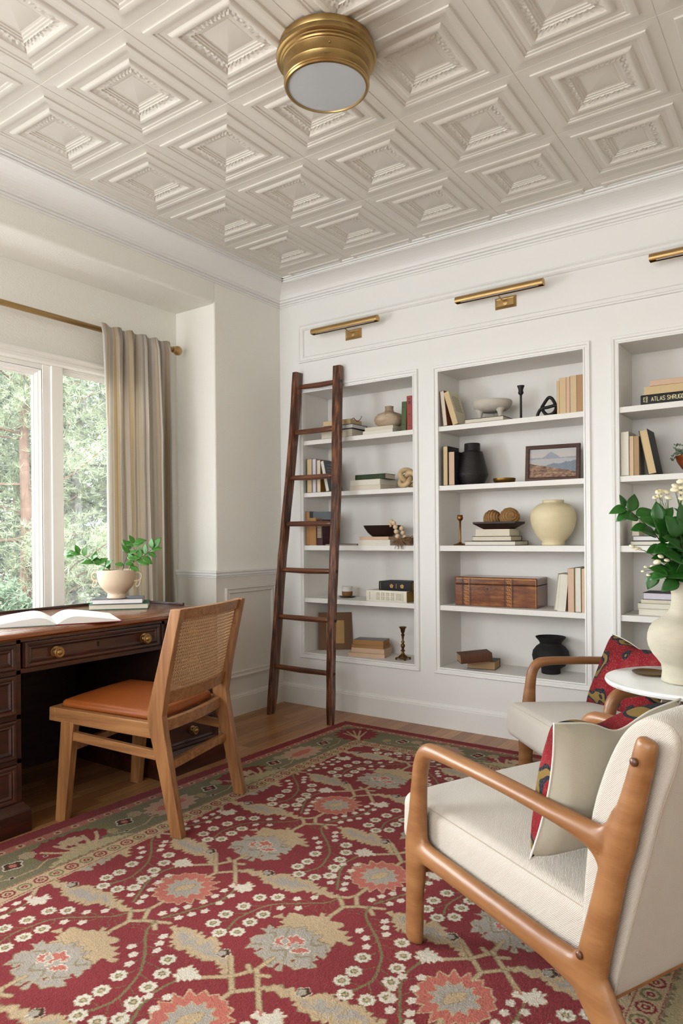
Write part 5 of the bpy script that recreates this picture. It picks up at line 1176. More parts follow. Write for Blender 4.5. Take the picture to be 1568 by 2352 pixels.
for x0 in (0.052, 0.0885, 0.3125, 0.3465, 0.490): m.box(x0, x0 + 0.0024, -0.0005, 0.0006, 0.006, HH - 0.008)
m.box(0.008, W_ - 0.008, -0.0005, 0.0006, HH - 0.012, HH - 0.007); m.obj('light_inlay', INLAY, bx)
book('tall ivory book leaning left beside the marquetry box', 0.026, 0.206, 0.14, (1.914, 0.060, zD), (0, radians(7), 0), cover='#b5b29c', pages='ivory', group=G2)
book('ivory paperback leaning left, next to the peach-edged one, fourth middle shelf', 0.044, 0.206, 0.14, (1.944, 0.030, zD), (0, radians(5.5), 0), cover='#d8d3c0', pages='ivory', soft=True, group=G2)
book('peach-edged paperback with a cracked spine on the fourth middle shelf', 0.034, 0.236, 0.14, (2.008, 0.012, zD), cover='#8a3a2e', pages='pink', soft=True, group=G2)
book('cream hardcover with olive cover at the right of the fourth middle shelf', 0.036, 0.242, 0.15, (2.0435, 0.012, zD), cover='#6f6d3e', pages='ivory', group=G2)
book('sliver of a peach-edged book against the right side of the fourth middle shelf', 0.020, 0.236, 0.14, (2.081, 0.014, zD), cover='#c8a37c', pages='pink', soft=True, group=G2)
# bottom shelf
book('old brown book lying under another, bottom middle shelf', 0.052, 0.170, 0.125, (1.556, 0.082, zE), (0, -pi / 2, radians(8)), cover='#2f4030', pages='old', group=G2)
book('worn brown leather book tilted on top of the old one, bottom middle shelf', 0.050, 0.185, 0.135, (1.560, 0.040, zE + 0.062), (radians(4), -pi / 2 - radians(5), radians(32)), cover='#5a3420', pages='old', spine='front', deco=spine_marks((0.1, 0.3, 0.7, 0.9), INK), group=G2)
o = MB().lathe([(0.050, 0), (0.053, 0.003), (0.0535, 0.024), (0.056, 0.030), (0.080, 0.046), (0.099, 0.074), (0.1045, 0.102), (0.099, 0.130), (0.080, 0.155), (0.062, 0.167), (0.060, 0.174), (0.068, 0.188), (0.0835, 0.206), (0.0845, 0.210), (0.0815, 0.211), (0.072, 0.198), (0.056, 0.178), (0.054, 0.16)], 60).obj('black_clay_vase', BLACKCLAY, None, autosmooth=45, loc=(1.855, 0.180, zE)); tag(o, 'rounded matte black vase with flared rim on the bottom middle shelf', 'vase')

# ---- right bookcase
FONT = {'A': ['M0,0 L.5,1.6 L1,0', 'M.2,.5 L.8,.5'], 'T': ['M0,1.6 L1,1.6', 'M.5,1.6 L.5,0'], 'L': ['M0,1.6 L0,0 L.9,0'], 'S': ['M1,1.3 L.8,1.6 L.2,1.6 L0,1.3 L.1,1 L.9,.6 L1,.3 L.8,0 L.2,0 L0,.3'],
        'H': ['M0,0 L0,1.6', 'M1,0 L1,1.6', 'M0,.8 L1,.8'], 'R': ['M0,0 L0,1.6 L.8,1.6 L1,1.35 L1,1.05 L.8,.8 L0,.8', 'M.55,.8 L1,0'], 'U': ['M0,1.6 L0,.3 L.2,0 L.8,0 L1,.3 L1,1.6'],
        'G': ['M1,1.3 L.8,1.6 L.2,1.6 L0,1.3 L0,.3 L.2,0 L.8,0 L1,.3 L1,.75 L.6,.75'], 'E': ['M1,1.6 L0,1.6 L0,0 L1,0', 'M0,.8 L.8,.8'], 'D': ['M0,0 L0,1.6 L.7,1.6 L1,1.3 L1,.3 L.7,0 L0,0'],
        'N': ['M0,0 L0,1.6 L1,0 L1,1.6'], 'Y': ['M0,1.6 L.5,.8 L1,1.6', 'M.5,.8 L.5,0']}
def write(m, text, w, gap, h, pos, thick):
    x = 0.0
    for chr_ in text:
        if chr_ == ' ': x += w * 0.75; continue
        for st_ in FONT[chr_]:
            P_ = [tuple(float(q) for q in c_.strip(' ML').split(',')) for c_ in st_.split(' ')]
            for a, b_ in zip(P_[:-1], P_[1:]): m.bar(pos(x + a[0] * w, a[1] / 1.6 * h), pos(x + b_[0] * w, b_[1] / 1.6 * h), thick, 0.0006, up=(0, 1, 0))
        x += w + gap
def atlas(t, T, H, D):
    # local z runs to the left along the shelf once the book lies flat, local x is up
    m = MB(); write(m, 'ATLAS SHRUGGED', 0.0098, 0.0036, 0.020, lambda u, v: (0.016 + v, -0.0046, H - 0.052 - u), 0.0030)
    write(m, 'AYN', 0.0066, 0.002, 0.0085, lambda u, v: (0.014 + u, -0.0046, H - 0.021 + v), 0.0018)
    write(m, 'RAND', 0.0056, 0.002, 0.0085, lambda u, v: (0.012 + u, -0.0046, H - 0.034 + v), 0.0018)
    m.obj('spine_title', cov('#d8cf9e'), t)
flat('black book titled ATLAS SHRUGGED lying at the bottom of the stack, top right shelf', 2.386, 2.640, zA, 0.051, 0.020, 0.16, cover='#1d1c1c', pages='cream', spine='front', deco=atlas, group=G3)
flat('thick straw-edged paperback lying on the black titled book, top right shelf', 2.402, 2.640, zA + 0.0513, 0.041, 0.022, 0.15, cover='#cdbf9a', pages='straw', soft=True, group=G3)
flat('peach-edged paperback topmost of the stack on the top right shelf', 2.431, 2.640, zA + 0.0926, 0.028, 0.022, 0.14, 0.02, cover='#b87a5c', pages='pink', soft=True, group=G3)
book('thick white hardcover with pale pages, leftmost on the second right shelf', 0.040, 0.232, 0.17, (2.288, 0.010, zB), cover='#cfccc2', pages='ivory', group=G3)
book('rust-edged paperback next to the thick white hardcover, second right shelf', 0.021, 0.204, 0.13, (2.3295, 0.014, zB), cover='#9a6a48', pages='tan', soft=True, group=G3)
book('slim pale pink-edged book, third from the left on the second right shelf', 0.024, 0.203, 0.13, (2.352, 0.014, zB), cover='#bfb2a0', pages='old', soft=True, group=G3)
book('black hardcover with straw pages leaning left, second right shelf', 0.042, 0.232, 0.165, (2.420, 0.012, zB), (0, radians(-11), 0), cover='#1f2024', pages='straw', group=G3)
bw = MB().lathe([(0.030, 0), (0.036, 0.002), (0.062, 0.030), (0.082, 0.062), (0.092, 0.092), (0.088, 0.093), (0.076, 0.064), (0.055, 0.034), (0.002, 0.014)], 48).obj('wooden_bowl', BOWLWOOD, None, autosmooth=45, loc=(2.622, 0.110, zB)); tag(bw, 'red-brown wooden bowl holding a small trailing plant, second right shelf', 'bowl')
flat('ivory book lying at the bottom of the small pile behind the foliage, third right shelf', 2.322, 2.520, zC, 0.024, 0.05, 0.15, cover='#2e2a2a', pages='ivory', group=G3)
flat('white book on top of the ivory one behind the foliage, third right shelf', 2.335, 2.515, zC + 0.0243, 0.026, 0.05, 0.15, cover='#35373c', pages='white', group=G3)
book('upright cream book behind the foliage on the third right shelf', 0.034, 0.080, 0.13, (2.330, 0.06, zC + 0.0506), cover='#c9ba9c', pages='cream', soft=True, group=G3)
flat('thick ivory book at the bottom of the four beside the white vase', 2.356, 2.60, zD, 0.032, 0.060, 0.17, cover='#dcd8cc', pages='ivory', group=G3)
flat('wide ivory book with pale green cover, second from the bottom beside the white vase', 2.352, 2.62, zD + 0.0323, 0.030, 0.060, 0.17, cover='#a7a981', pages='ivory', group=G3)
flat('cream paperback, third in the four-book stack on the fourth right shelf', 2.370, 2.60, zD + 0.0626, 0.018, 0.062, 0.16, cover='#d5cdbc', pages='cream', soft=True, group=G3)
flat('black hardcover with white pages, topmost of the four-book stack on the fourth right shelf', 2.380, 2.60, zD + 0.0809, 0.036, 0.060, 0.16, cover='#22212a', pages='lilac', group=G3)

# ================================================================= PICTURE LIGHTS
def picture_light(xc, label, first=None):
    if first:
        t = copy_tree(first); t.location.x = xc; t['label'] = label; return t
    t = thing('picture_light', label, 'picture light', (xc, 0.0, 2.478), group='brass picture lights')
    m = MB(); m.ring(-0.052, 0.052, -0.022, 0.022, [(0.010, 0.0), (0.010, 0.006), (0.0, 0.014), (-0.005, 0.012)], axes='xz'); m.box(-0.050, 0.050, -0.0125, 0.0, -0.020, 0.020); m.obj('wall_plate', BRASS_S, t)
    m = MB().lathe([(0.016, 0.0), (0.016, 0.004), (0.011, 0.005), (0.011, 0.009), (0.007, 0.010), (0.007, 0.014)], 24); m.v = [(x, -0.012 - z, y) for x, y, z in m.v]; m.obj('rosette', BRASS_S, t, autosmooth=40)
    MB().sweep(smooth_path([(0, -0.02, 0), (-0.004, -0.05, 0.004), (-0.01, -0.085, 0.020), (-0.014, -0.105, 0.030)], 4), 0.0042, 10, up=(1, 0, 0)).obj('arm', BRASS_S, t, smooth=True)
    R_, L = 0.0225, 0.256; m = MB(); n = 22; a0, a1 = radians(-42), radians(222); vs = []
    for rr_ in (R_, R_ - 0.002):
        for x in (-L, L):
            for k in range(n + 1): a = a0 + (a1 - a0) * k / n; vs.append((x, -0.112 + rr_ * cos(a), 0.030 + rr_ * sin(a)))
    K = n + 1
    fs = [(k, k + 1, K + k + 1, K + k) for k in range(n)] + [(2 * K + k, 3 * K + k, 3 * K + k + 1, 2 * K + k + 1) for k in range(n)] + [(0, K, 3 * K, 2 * K), (K - 1, 3 * K - 1, 4 * K - 1, 2 * K - 1)]
    fs += [tuple(range(0, K)), tuple(reversed(range(K, 2 * K)))]
    m.add(vs, fs); m.obj('shade', BRASS_S, t, autosmooth=50)
    m = MB().sweep([(-L + 0.03, -0.112, 0.026), (L - 0.03, -0.112, 0.026)], 0.010, 12, up=(0, 1, 0)); m.obj('bulb', LENS, t, smooth=True)
    return t
pl0 = picture_light(0.632, 'brass picture light above the left bookcase and ladder'); picture_light(1.674, 'brass picture light above the middle bookcase', pl0); picture_light(2.716, 'brass picture light at the right edge, above the right bookcase', pl0)
pl0.location.x = 0.630

# ================================================================= CEILING LIGHT
cl = thing('flush_mount_ceiling_light', 'round brass flush ceiling light with frosted glass on the coffered ceiling', 'ceiling light', (1.735, -1.800, ZC - 0.0092))
cl.scale = (0.945, 0.945, 0.98)
MB().lathe([(0.05, 0.0), (0.176, 0.0), (0.177, -0.020), (0.174, -0.024), (0.180, -0.027), (0.186, -0.033), (0.1885, -0.042), (0.187, -0.050), (0.181, -0.054), (0.176, -0.055), (0.175, -0.059), (0.169, -0.062), (0.167, -0.067), (0.163, -0.069), (0.1615, -0.073), (0.1605, -0.104), (0.1615, -0.107), (0.1595, -0.110), (0.1590, -0.132), (0.1600, -0.136), (0.1575, -0.139), (0.158, -0.143), (0.154, -0.1475), (0.147, -0.1485), (0.1455, -0.146), (0.1455, -0.130)], 96, cap=(False, False)).obj('housing', BRASS, cl, autosmooth=40)
MB().lathe([(0.1465, -0.1435), (0.10, -0.1450), (0.05, -0.1458), (0.001, -0.146)], 64, cap=(False, True)).obj('glass_lens', LENS, cl, smooth=True)
for a in (-50, 70, 190):
    m = MB().lathe([(0.003, 0), (0.004, 0.003), (0.002, 0.006)], 12); q = Vector((cos(radians(a)), sin(radians(a)), 0)).to_track_quat('Z', 'Y').to_euler()
    m.obj('thumb_screw', BRASS, cl, smooth=True, loc=(0.161 * cos(radians(a)), 0.161 * sin(radians(a)), -0.088), rot=q)

# ================================================================= LADDER
ld = thing('library_ladder', 'old dark wooden ladder leaning on the left bookcase', 'ladder', (0.0, -0.33, 0.0))
def lrail(pf, w, d, seed, name='rail'):
    rs = random.Random(seed); n = 22; vs = []
    for k in range(n + 1):
        t_ = k / n; z = 2.28 * t_; y = 0.295 * t_; x = pf[0] + (pf[1] - pf[0]) * t_ + 0.006 * sin(t_ * 9 + seed) + rs.uniform(-0.0015, 0.0015)
        ww = w * (1.0 - 0.16 * (1 - t_) + 0.05 * sin(t_ * 7 + seed)) + rs.uniform(-0.001, 0.001); dd = d * (1 - 0.10 * (1 - t_) + 0.06 * sin(t_ * 5 + 2 * seed)); e = 0.35 if k in (0, n) else 1.0
        ry = 0.78 if k in (0,) else 1.0
        c_ = 0.28
        for a, b in ((-1, -1 + c_), (-1 + c_, -1), (1 - c_, -1), (1, -1 + c_), (1, 1 - c_), (1 - c_, 1), (-1 + c_, 1), (-1, 1 - c_)): vs.append((x + a * ww / 2 * ry, y + b * dd / 2 * ry, z))
    m = MB().add(vs, [(i * 8 + q, i * 8 + (q + 1) % 8, (i + 1) * 8 + (q + 1) % 8, (i + 1) * 8 + q) for i in range(n) for q in range(8)] + [tuple(range(7, -1, -1)), tuple(n * 8 + q for q in range(8))])
    return m.obj(name, LADDER, ld, autosmooth=30)
r1 = lrail((0.170, 0.190), 0.036, 0.078, 1.0); r2 = lrail((0.652, 0.531), 0.060, 0.044, 2.3)
for k, (z, xa, xb_) in enumerate(((2.174, 0.252, 0.500), (1.860, 0.212, 0.514), (1.550, 0.210, 0.524), (1.240, 0.207, 0.542), (0.935, 0.205, 0.560), (0.628, 0.200, 0.576), (0.305, 0.186, 0.598))):
    y = 0.295 * z / 2.28; m = MB(); xa -= 0.03; xb_ += 0.035
    m.sweep([(xa, y, z), (xa + 0.04, y, z + 0.002), ((xa + xb_) / 2, y, z - 0.002 + 0.003 * (k % 2)), (xb_ - 0.04, y, z), (xb_, y, z)], [0.013, 0.0165, 0.0185, 0.0165, 0.013], 12, up=(0, 1, 0)); m.obj('rung', RUNGW, ld, smooth=True)
    MB().lathe([(0.010, 0), (0.010, 0.003), (0.008, 0.004)], 12).obj('rung_end', MATS['mahogany_dark_inside'], ld, loc=(0.652 + (0.531 - 0.652) * z / 2.28 + 0.024, y, z), rot=(0, pi / 2, 0))

# ================================================================= CURTAIN AND ROD
rod = thing('curtain_rod', 'satin brass curtain rod with a ball end above the window', 'curtain rod', (XA + 0.10, -2.4, 2.358))
MB().sweep([(0, -1.6, 0), (0, 1.650, 0)], 0.0155, 20, up=(0, 0, 1)).obj('pole', BRASS_S, rod, smooth=True)
m = MB().lathe([(0.0155, 0.0), (0.020, 0.002), (0.020, 0.008), (0.014, 0.011), (0.022, 0.018), (0.0285, 0.030), (0.030, 0.040), (0.0275, 0.052), (0.019, 0.062), (0.008, 0.067), (0.001, 0.068)], 28); m.v = [(x, z, y) for x, y, z in m.v]
m.obj('finial', BRASS_S, rod, smooth=True, loc=(0, 1.640, 0))
for y in (1.60, -0.9): MB().bar((0, y, -0.0), (-0.098, y, -0.0), 0.014, 0.010).obj('bracket', BRASS_S, rod)
def curtain():
    n, nz = 260, 36; y0, y1 = -1.325, -0.806; me_v = []; uv = []
    ztop, zbot = 2.378, 0.006
    L = 0.0
    for j in range(nz + 1):
        t_ = j / nz; z = ztop + (zbot - ztop) * t_
        spread = 1.0 + 0.035 * t_; A = 0.018 + 0.027 * min(1, t_ * 4) ; row = []
        for i in range(n + 1):
            u = i / n; yy = y0 + (y1 - y0) * u
            ph = 2 * pi * 5.6 * (u + 0.014 * sin(5 * u * pi + 1.0)); drift = 0.5 * t_ * sin(4 * u + 1.2)
            f = sin(ph + drift); f2 = sin(2 * ph + 1.1 + 3 * u) * 0.26 + sin(0.5 * ph + 2 * t_) * 0.22
            x = XA + 0.100 + A * (f + f2) + 0.006 * sin(9 * u + 4 * t_)
            x += 0.040 - 0.014 * min(1, t_ * 3)
            if j == 0: x = XA + 0.132 + 0.5 * A * (f + f2)
            y = (y0 + (y1 - y0) * 0.5) + (yy - (y0 + y1) / 2) * spread + 0.016 * min(1, t_ * 3) * cos(ph + 0.6 + drift) + 0.028 * t_
            me_v.append((x, y, z + (0.010 * abs(sin(ph * 0.5 + 0.5)) - 0.012 * u * 0 if j == 0 else 0))); uv.append((u, t_))
    F = [(j * (n + 1) + i, j * (n + 1) + i + 1, (j + 1) * (n + 1) + i + 1, (j + 1) * (n + 1) + i) for j in range(nz) for i in range(n)]
    me = bpy.data.meshes.new('curtain'); me.from_pydata(me_v, [], F); me.update(); me.materials.append(CURTM)
    ul = me.uv_layers.new(name='uv')
    for lp in me.loops: ul.data[lp.index].uv = uv[lp.vertex_index]
    me.polygons.foreach_set('use_smooth', [True] * len(me.polygons)); o = bpy.data.objects.new('striped_curtain', me); COL.objects.link(o)
    s_ = o.modifiers.new('cloth', 'SOLIDIFY'); s_.thickness = 0.0012
    tag(o, 'beige and grey striped linen curtain hanging at the right of the window', 'curtain')
curtain()

# ================================================================= PLANTS
RIGHT = Vector((0.818, 0.575, 0.0)); BACK = Vector((-0.575, 0.818, 0.0)); UPV = Vector((0, 0, 1))
def leaf(m, base, direction, normal, L, W, curl=0.25, fold=0.18, n=7):
    d = Vector(direction).normalized(); nn = Vector(normal); nn = (nn - d * nn.dot(d)).normalized(); s = d.cross(nn); base = Vector(base); vs = []
    for k in range(n + 1):
        t_ = k / n; w = W * (sin(pi * min(1, t_ ** 0.85)) ** 0.85) * (1 - 0.25 * t_) if 0 < k < n else 0.0006
        c_ = base + d * L * t_ - nn * L * curl * t_ * t_
        for q in (-1, -0.5, 0, 0.5, 1): vs.append(c_ + s * q * w + nn * fold * w * abs(q))
    m.add(vs, [(5 * k + q, 5 * k + q + 1, 5 * k + 5 + q + 1, 5 * k + 5 + q) for k in range(n) for q in range(4)])
def branch(name, label, cat, root, pts_, leaves, mat, smat, LW, group=None, seed=1, r=0.0016, parent_mats=None):
    """leafy stem: pts_ relative to root; leaves = [(t, side angle, scale)]"""
    t = thing(name, label, cat, root, group=group); P_ = smooth_path(pts_, 6); N_ = len(P_); rs = random.Random(seed)
    MB().sweep(P_, [r * (1.25 - 0.7 * k / N_) for k in range(N_)], 7, up=(0.3, 1, 0.1)).obj('stem', smat, t, smooth=True)
    m = MB()
    for (tt, dx, dy, dz, sc) in leaves:
        k = min(N_ - 1, int(tt * (N_ - 1))); p = P_[k]; d = (RIGHT * dx + BACK * dy + UPV * dz); nn = (-BACK * 0.8 + UPV * 0.75 + RIGHT * rs.uniform(-0.6, 0.6))
        leaf(m, p, d, nn, LW[0] * sc, LW[1] * sc, rs.uniform(0.05, 0.3), rs.uniform(0.1, 0.3))
    o = m.obj('leaves', mat, t, smooth=True); so = o.modifiers.new('thick', 'SOLIDIFY'); so.thickness = 0.0006
    return t
def R3(a, b, c): v = RIGHT * a + BACK * b + UPV * c; return (v.x, v.y, v.z)
# ceramic urn on the desk books
UZ = 0.8465
u = thing('ceramic_urn', 'sand coloured ceramic urn with looped handles on the desk books', 'plant pot', (0.150, -1.505, UZ))
MB().lathe([(0.046, 0), (0.049, 0.003), (0.047, 0.012), (0.045, 0.022), (0.048, 0.029), (0.062, 0.042), (0.079, 0.060), (0.090, 0.082), (0.096, 0.106), (0.0985, 0.130), (0.0985, 0.146), (0.095, 0.1475), (0.0925, 0.144), (0.091, 0.11), (0.075, 0.065), (0.04, 0.045), (0.002, 0.042)], 56).obj('pot', URN, u, autosmooth=60)
for sg in (-1, 1):
    MB().sweep(smooth_path([R3(sg * 0.094, 0, 0.126), R3(sg * 0.112, 0, 0.134), R3(sg * 0.127, 0, 0.122), R3(sg * 0.126, 0, 0.102), R3(sg * 0.110, 0, 0.090), R3(sg * 0.088, 0, 0.088)], 5), 0.0048, 10, up=(-0.575, 0.818, 0)).obj('handle', URN, u, smooth=True)
    m = MB(); C0 = Vector(R3(sg * 0.112, -0.004, 0.078)); m.sweep([C0 + Vector(R3(0.011 * cos(a), 0.006 * sin(a), 0.018 * sin(a + 0.4))) for a in [2 * pi * k / 22 for k in range(23)]], 0.0036, 8, up=(0.818, 0.575, 0), cap=False); m.obj('ring', URN, u, smooth=True)
UR = (0.150, -1.505, UZ)
branch('leafy_cutting', 'green leafy sprig leaning left out of the ceramic urn', 'cutting', UR, [R3(0.0, 0, 0.08), R3(-0.035, -0.01, 0.15), R3(-0.10, -0.02, 0.185), R3(-0.17, -0.02, 0.225), R3(-0.215, -0.02, 0.236)],
       [(0.28, -0.2, -0.3, 0.9, 1.0), (0.34, 0.5, -0.3, 0.5, 1.0), (0.36, -0.6, -0.4, -0.5, 0.9), (0.44, -0.5, -0.3, 0.6, 1.1), (0.46, 0.6, 0, 0.4, 1.0), (0.54, -0.7, -0.5, 0.1, 1.3), (0.56, 0.1, 0.2, 0.9, 1.0), (0.62, 0.4, -0.4, 0.3, 1.1), (0.66, -0.6, 0, -0.5, 0.9), (0.74, 0.2, -0.3, 0.9, 1.0), (0.80, -0.9, -0.2, 0.25, 1.0), (0.86, -0.2, -0.2, 0.9, 0.9), (0.93, -0.8, -0.1, -0.3, 1.0), (0.99, -1.0, 0, 0.1, 1.1), (0.15, -0.9, -0.3, -0.35, 1.3), (0.18, 0.9, -0.5, 0.1, 1.2)], LEAFG, STEMB, (0.056, 0.0185), 'cuttings in the ceramic urn', 3, 0.0015)
branch('leafy_cutting', 'taller green leafy sprig rising right out of the ceramic urn', 'cutting', UR, [R3(0.02, 0, 0.08), R3(0.035, 0, 0.16), R3(0.058, -0.01, 0.215), R3(0.078, 0, 0.262), R3(0.094, 0.0, 0.29)],
       [(0.30, -0.9, -0.2, 0.2, 0.9), (0.36, 0.9, -0.2, -0.1, 1.0), (0.50, 0.9, -0.3, -0.1, 1.2), (0.60, -0.5, -0.2, 0.9, 1.0), (0.62, 0.9, -0.3, 0.3, 1.0), (0.72, -0.6, -0.2, 0.8, 1.1), (0.76, 0.6, 0, 0.5, 0.9), (0.85, -0.9, -0.2, 0.4, 1.0), (0.87, 0.8, -0.1, 0.2, 1.1), (0.94, -0.4, 0, 0.8, 0.9), (0.99, 0.9, 0, 0.3, 1.1)], LEAFG, STEMB, (0.056, 0.018), 'cuttings in the ceramic urn', 5, 0.0015)
branch('leafy_cutting', 'green sprig arching farthest right from the ceramic urn', 'cutting', UR, [R3(0.045, 0, 0.09), R3(0.080, -0.01, 0.172), R3(0.125, -0.01, 0.205), R3(0.165, -0.01, 0.232), R3(0.192, 0, 0.262)],
       [(0.22, 0.9, -0.3, -0.3, 1.0), (0.34, -0.5, -0.2, 0.8, 1.0), (0.42, 0.9, -0.2, -0.25, 1.2), (0.52, -0.1, -0.2, 1.0, 1.1), (0.60, 0.8, -0.2, -0.5, 1.1), (0.70, -0.1, -0.1, 1.0, 1.1), (0.78, 0.9, -0.2, -0.3, 0.9), (0.84, 0.9, -0.1, 0.4, 1.1), (0.92, -0.1, 0, 1.0, 1.0), (0.99, 0.6, 0, 0.8, 1.2), (0.12, -0.6, -0.3, 0.4, 1.1)], LEAFG, STEMB, (0.056, 0.0185), 'cuttings in the ceramic urn', 7, 0.0015)

# desk books, open book
g_ = book('thick green and white hardcover, lower of two under the ceramic urn', 0.028, 0.295, 0.215, (0.275, -1.405, 0.7903), (0, -pi / 2, radians(118 - 90 + 20)), cover='#2f6a58', pages='cream', spine='back', group='books under the ceramic urn')
g2 = book('thinner grey and black hardcover, upper of two directly under the ceramic urn', 0.026, 0.250, 0.190, (0.262, -1.430, 0.8186), (0, -pi / 2, radians(48)), cover='#56585e', pages='white', group='books under the ceramic urn')
ob = thing('open_book', 'large open book lying on the mahogany desk', 'book', (0.352, -1.995, 0.7903), (0, 0, radians(61.5)))
def page_block(sg, mat_, name, zoff, span, yr_):
    n = 18; vs = []; top = []; 
    for k in range(n + 1):
        t_ = k / n; x = sg * span * t_; h = 0.034 * (1 - (1 - min(1, t_ / 0.30)) ** 2.2) * (1 - 0.80 * max(0, (t_ - 0.30) / 0.70) ** 1.25) if t_ > 0 else 0.004
        top.append((x, max(0.004, h + zoff)))
    m = MB()
    for y in yr_: vs += [(x, y, z) for x, z in top] + [(x, y, 0.0035) for x, z in top]
    K = n + 1; f = []
    for k in range(n): f += [(k, k + 1, 2 * K + k + 1, 2 * K + k), (K + k, 3 * K + k, 3 * K + k + 1, K + k + 1), (k, K + k, K + k + 1, k + 1), (2 * K + k, 2 * K + k + 1, 3 * K + k + 1, 3 * K + k)]
    f += [(n, K + n, 3 * K + n, 2 * K + n)]
    m.add(vs, f); return m.obj(name, mat_, ob, autosmooth=50)
page_block(-1, m_plain('bright_white_paper', '#dddbd6', 0.6, 0.02), 'pages', 0.002, 0.262, (-0.165, 0.165)); page_block(1, MATS['bright_white_paper'], 'pages', 0.0, 0.262, (-0.165, 0.165))
MB().box(-0.272, -0.004, -0.170, 0.170, 0.0, 0.003).obj('cover', cov('#6f7d70'), ob, bevel=0.001); MB().box(-0.004, 0.272, -0.170, 0.170, 0.0, 0.003).obj('cover', cov('#7c1f26'), ob, bevel=0.001)

# flowers in the plaster vase
VT = (VB[0], VB[1], VB[2] + 0.30)
def vb(label, pts_, lv, seed, r=0.0022, LW=(0.062, 0.024)): return branch('foliage_stem', label, 'foliage', VT, [R3(*p) for p in pts_], lv, LEAFD, STEMB, LW, 'leafy stems in the white vase', seed, r)
vb('leafy stem reaching farthest left and highest in the white vase', [(-0.01, 0, -0.10), (-0.02, 0, 0.02), (-0.055, -0.02, 0.11), (-0.10, -0.02, 0.19), (-0.155, -0.01, 0.25), (-0.195, 0, 0.285)],
   [(0.42, -0.9, -0.3, 0.2, 1.1), (0.46, 0.8, -0.4, 0.5, 1.2), (0.52, -1, -0.1, -0.2, 1.0), (0.56, 0.3, -0.4, 0.9, 1.2), (0.62, -0.8, -0.4, 0.4, 1.15), (0.66, 0.9, -0.2, 0.1, 1.1), (0.72, -1, 0, -0.15, 0.9), (0.76, 0.7, -0.2, 0.8, 1.1), (0.82, -0.9, -0.3, 0.1, 1.0), (0.86, 0.9, -0.1, 0.35, 1.0), (0.90, -0.9, 0, -0.5, 0.9), (0.93, 0.3, 0, 1, 1.0), (0.97, -0.95, 0, -0.1, 0.9), (1.0, -0.3, 0, 1, 0.75)], 11)
vb('broad leafy stem in the left middle of the white vase', [(-0.005, 0, -0.10), (-0.01, -0.01, 0.04), (-0.04, -0.03, 0.12), (-0.075, -0.05, 0.19), (-0.10, -0.05, 0.235)],
   [(0.40, -0.9, -0.3, -0.1, 1.2), (0.46, 0.9, -0.3, 0.2, 1.3), (0.54, -0.8, -0.4, 0.4, 1.4), (0.60, 0.8, -0.5, 0.4, 1.3), (0.66, -0.9, -0.3, -0.2, 1.2), (0.72, 0.9, -0.2, 0.0, 1.3), (0.78, -0.6, -0.4, 0.7, 1.3), (0.85, 0.7, -0.3, 0.7, 1.2), (0.92, -0.8, 0, 0.4, 1.2), (0.96, 0.5, 0, 0.9, 1.1), (1, -0.2, 0, 1, 1.1)], 12)
vb('broad leafy stem rising straight from the middle of the white vase', [(0.0, 0, -0.10), (0.0, -0.02, 0.05), (-0.01, -0.03, 0.12), (-0.005, -0.04, 0.19), (0.0, -0.04, 0.24)],
   [(0.38, -0.9, -0.4, 0.1, 1.3), (0.42, 0.9, -0.4, 0.2, 1.3), (0.50, -0.8, -0.5, 0.4, 1.4), (0.56, 0.8, -0.5, 0.3, 1.4), (0.64, -0.9, -0.4, 0.1, 1.3), (0.70, 0.9, -0.4, 0.1, 1.3), (0.78, -0.7, -0.4, 0.6, 1.3), (0.86, 0.7, -0.3, 0.6, 1.2), (0.95, -0.5, 0, 0.9, 1.1), (1, 0.4, 0, 0.9, 1.1)], 13)
vb('leafy stem at the right of the white vase, low and spreading', [(0.01, 0, -0.10), (0.02, -0.02, 0.04), (0.05, -0.03, 0.11), (0.09, -0.03, 0.17), (0.13, -0.02, 0.21)],
   [(0.36, -0.3, -0.6, 0.6, 1.3), (0.42, 0.9, -0.4, 0.0, 1.2), (0.52, -0.2, -0.6, 0.8, 1.4), (0.60, 0.9, -0.3, 0.3, 1.3), (0.70, -0.3, -0.4, 0.9, 1.3), (0.80, 0.9, -0.2, 0.2, 1.2), (0.9, 0.1, 0, 1, 1.2), (1, 0.8, 0, 0.6, 1.1)], 14)
vb('leafy stem filling the centre of the bouquet, just left of the rim middle', [(-0.005, -0.01, -0.10), (-0.012, -0.04, 0.03), (-0.032, -0.07, 0.10), (-0.046, -0.08, 0.17), (-0.050, -0.08, 0.215)],
   [(0.40, -0.9, -0.4, 0.0, 1.2), (0.46, 0.9, -0.4, 0.1, 1.3), (0.55, -0.9, -0.4, 0.3, 1.4), (0.62, 0.9, -0.4, 0.3, 1.4), (0.70, -0.8, -0.4, 0.5, 1.4), (0.76, 0.9, -0.3, 0.3, 1.3), (0.84, -0.6, -0.3, 0.8, 1.3), (0.90, 0.8, -0.3, 0.5, 1.3), (1, 0.1, 0, 1, 1.3)], 17, 0.002, (0.064, 0.027))
vb('leafy stem in front, drooping a little over the left rim of the white vase', [(-0.02, -0.01, -0.08), (-0.03, -0.03, 0.02), (-0.055, -0.06, 0.055), (-0.085, -0.07, 0.075)],
   [(0.40, -0.6, -0.4, 0.7, 1.2), (0.50, 0.6, -0.5, 0.6, 1.3), (0.60, -0.9, -0.3, -0.5, 1.1), (0.72, 0.3, -0.4, 0.9, 1.3), (0.85, -0.9, 0, 0.3, 1.2), (1, -0.95, 0, -0.3, 1.0)], 15)
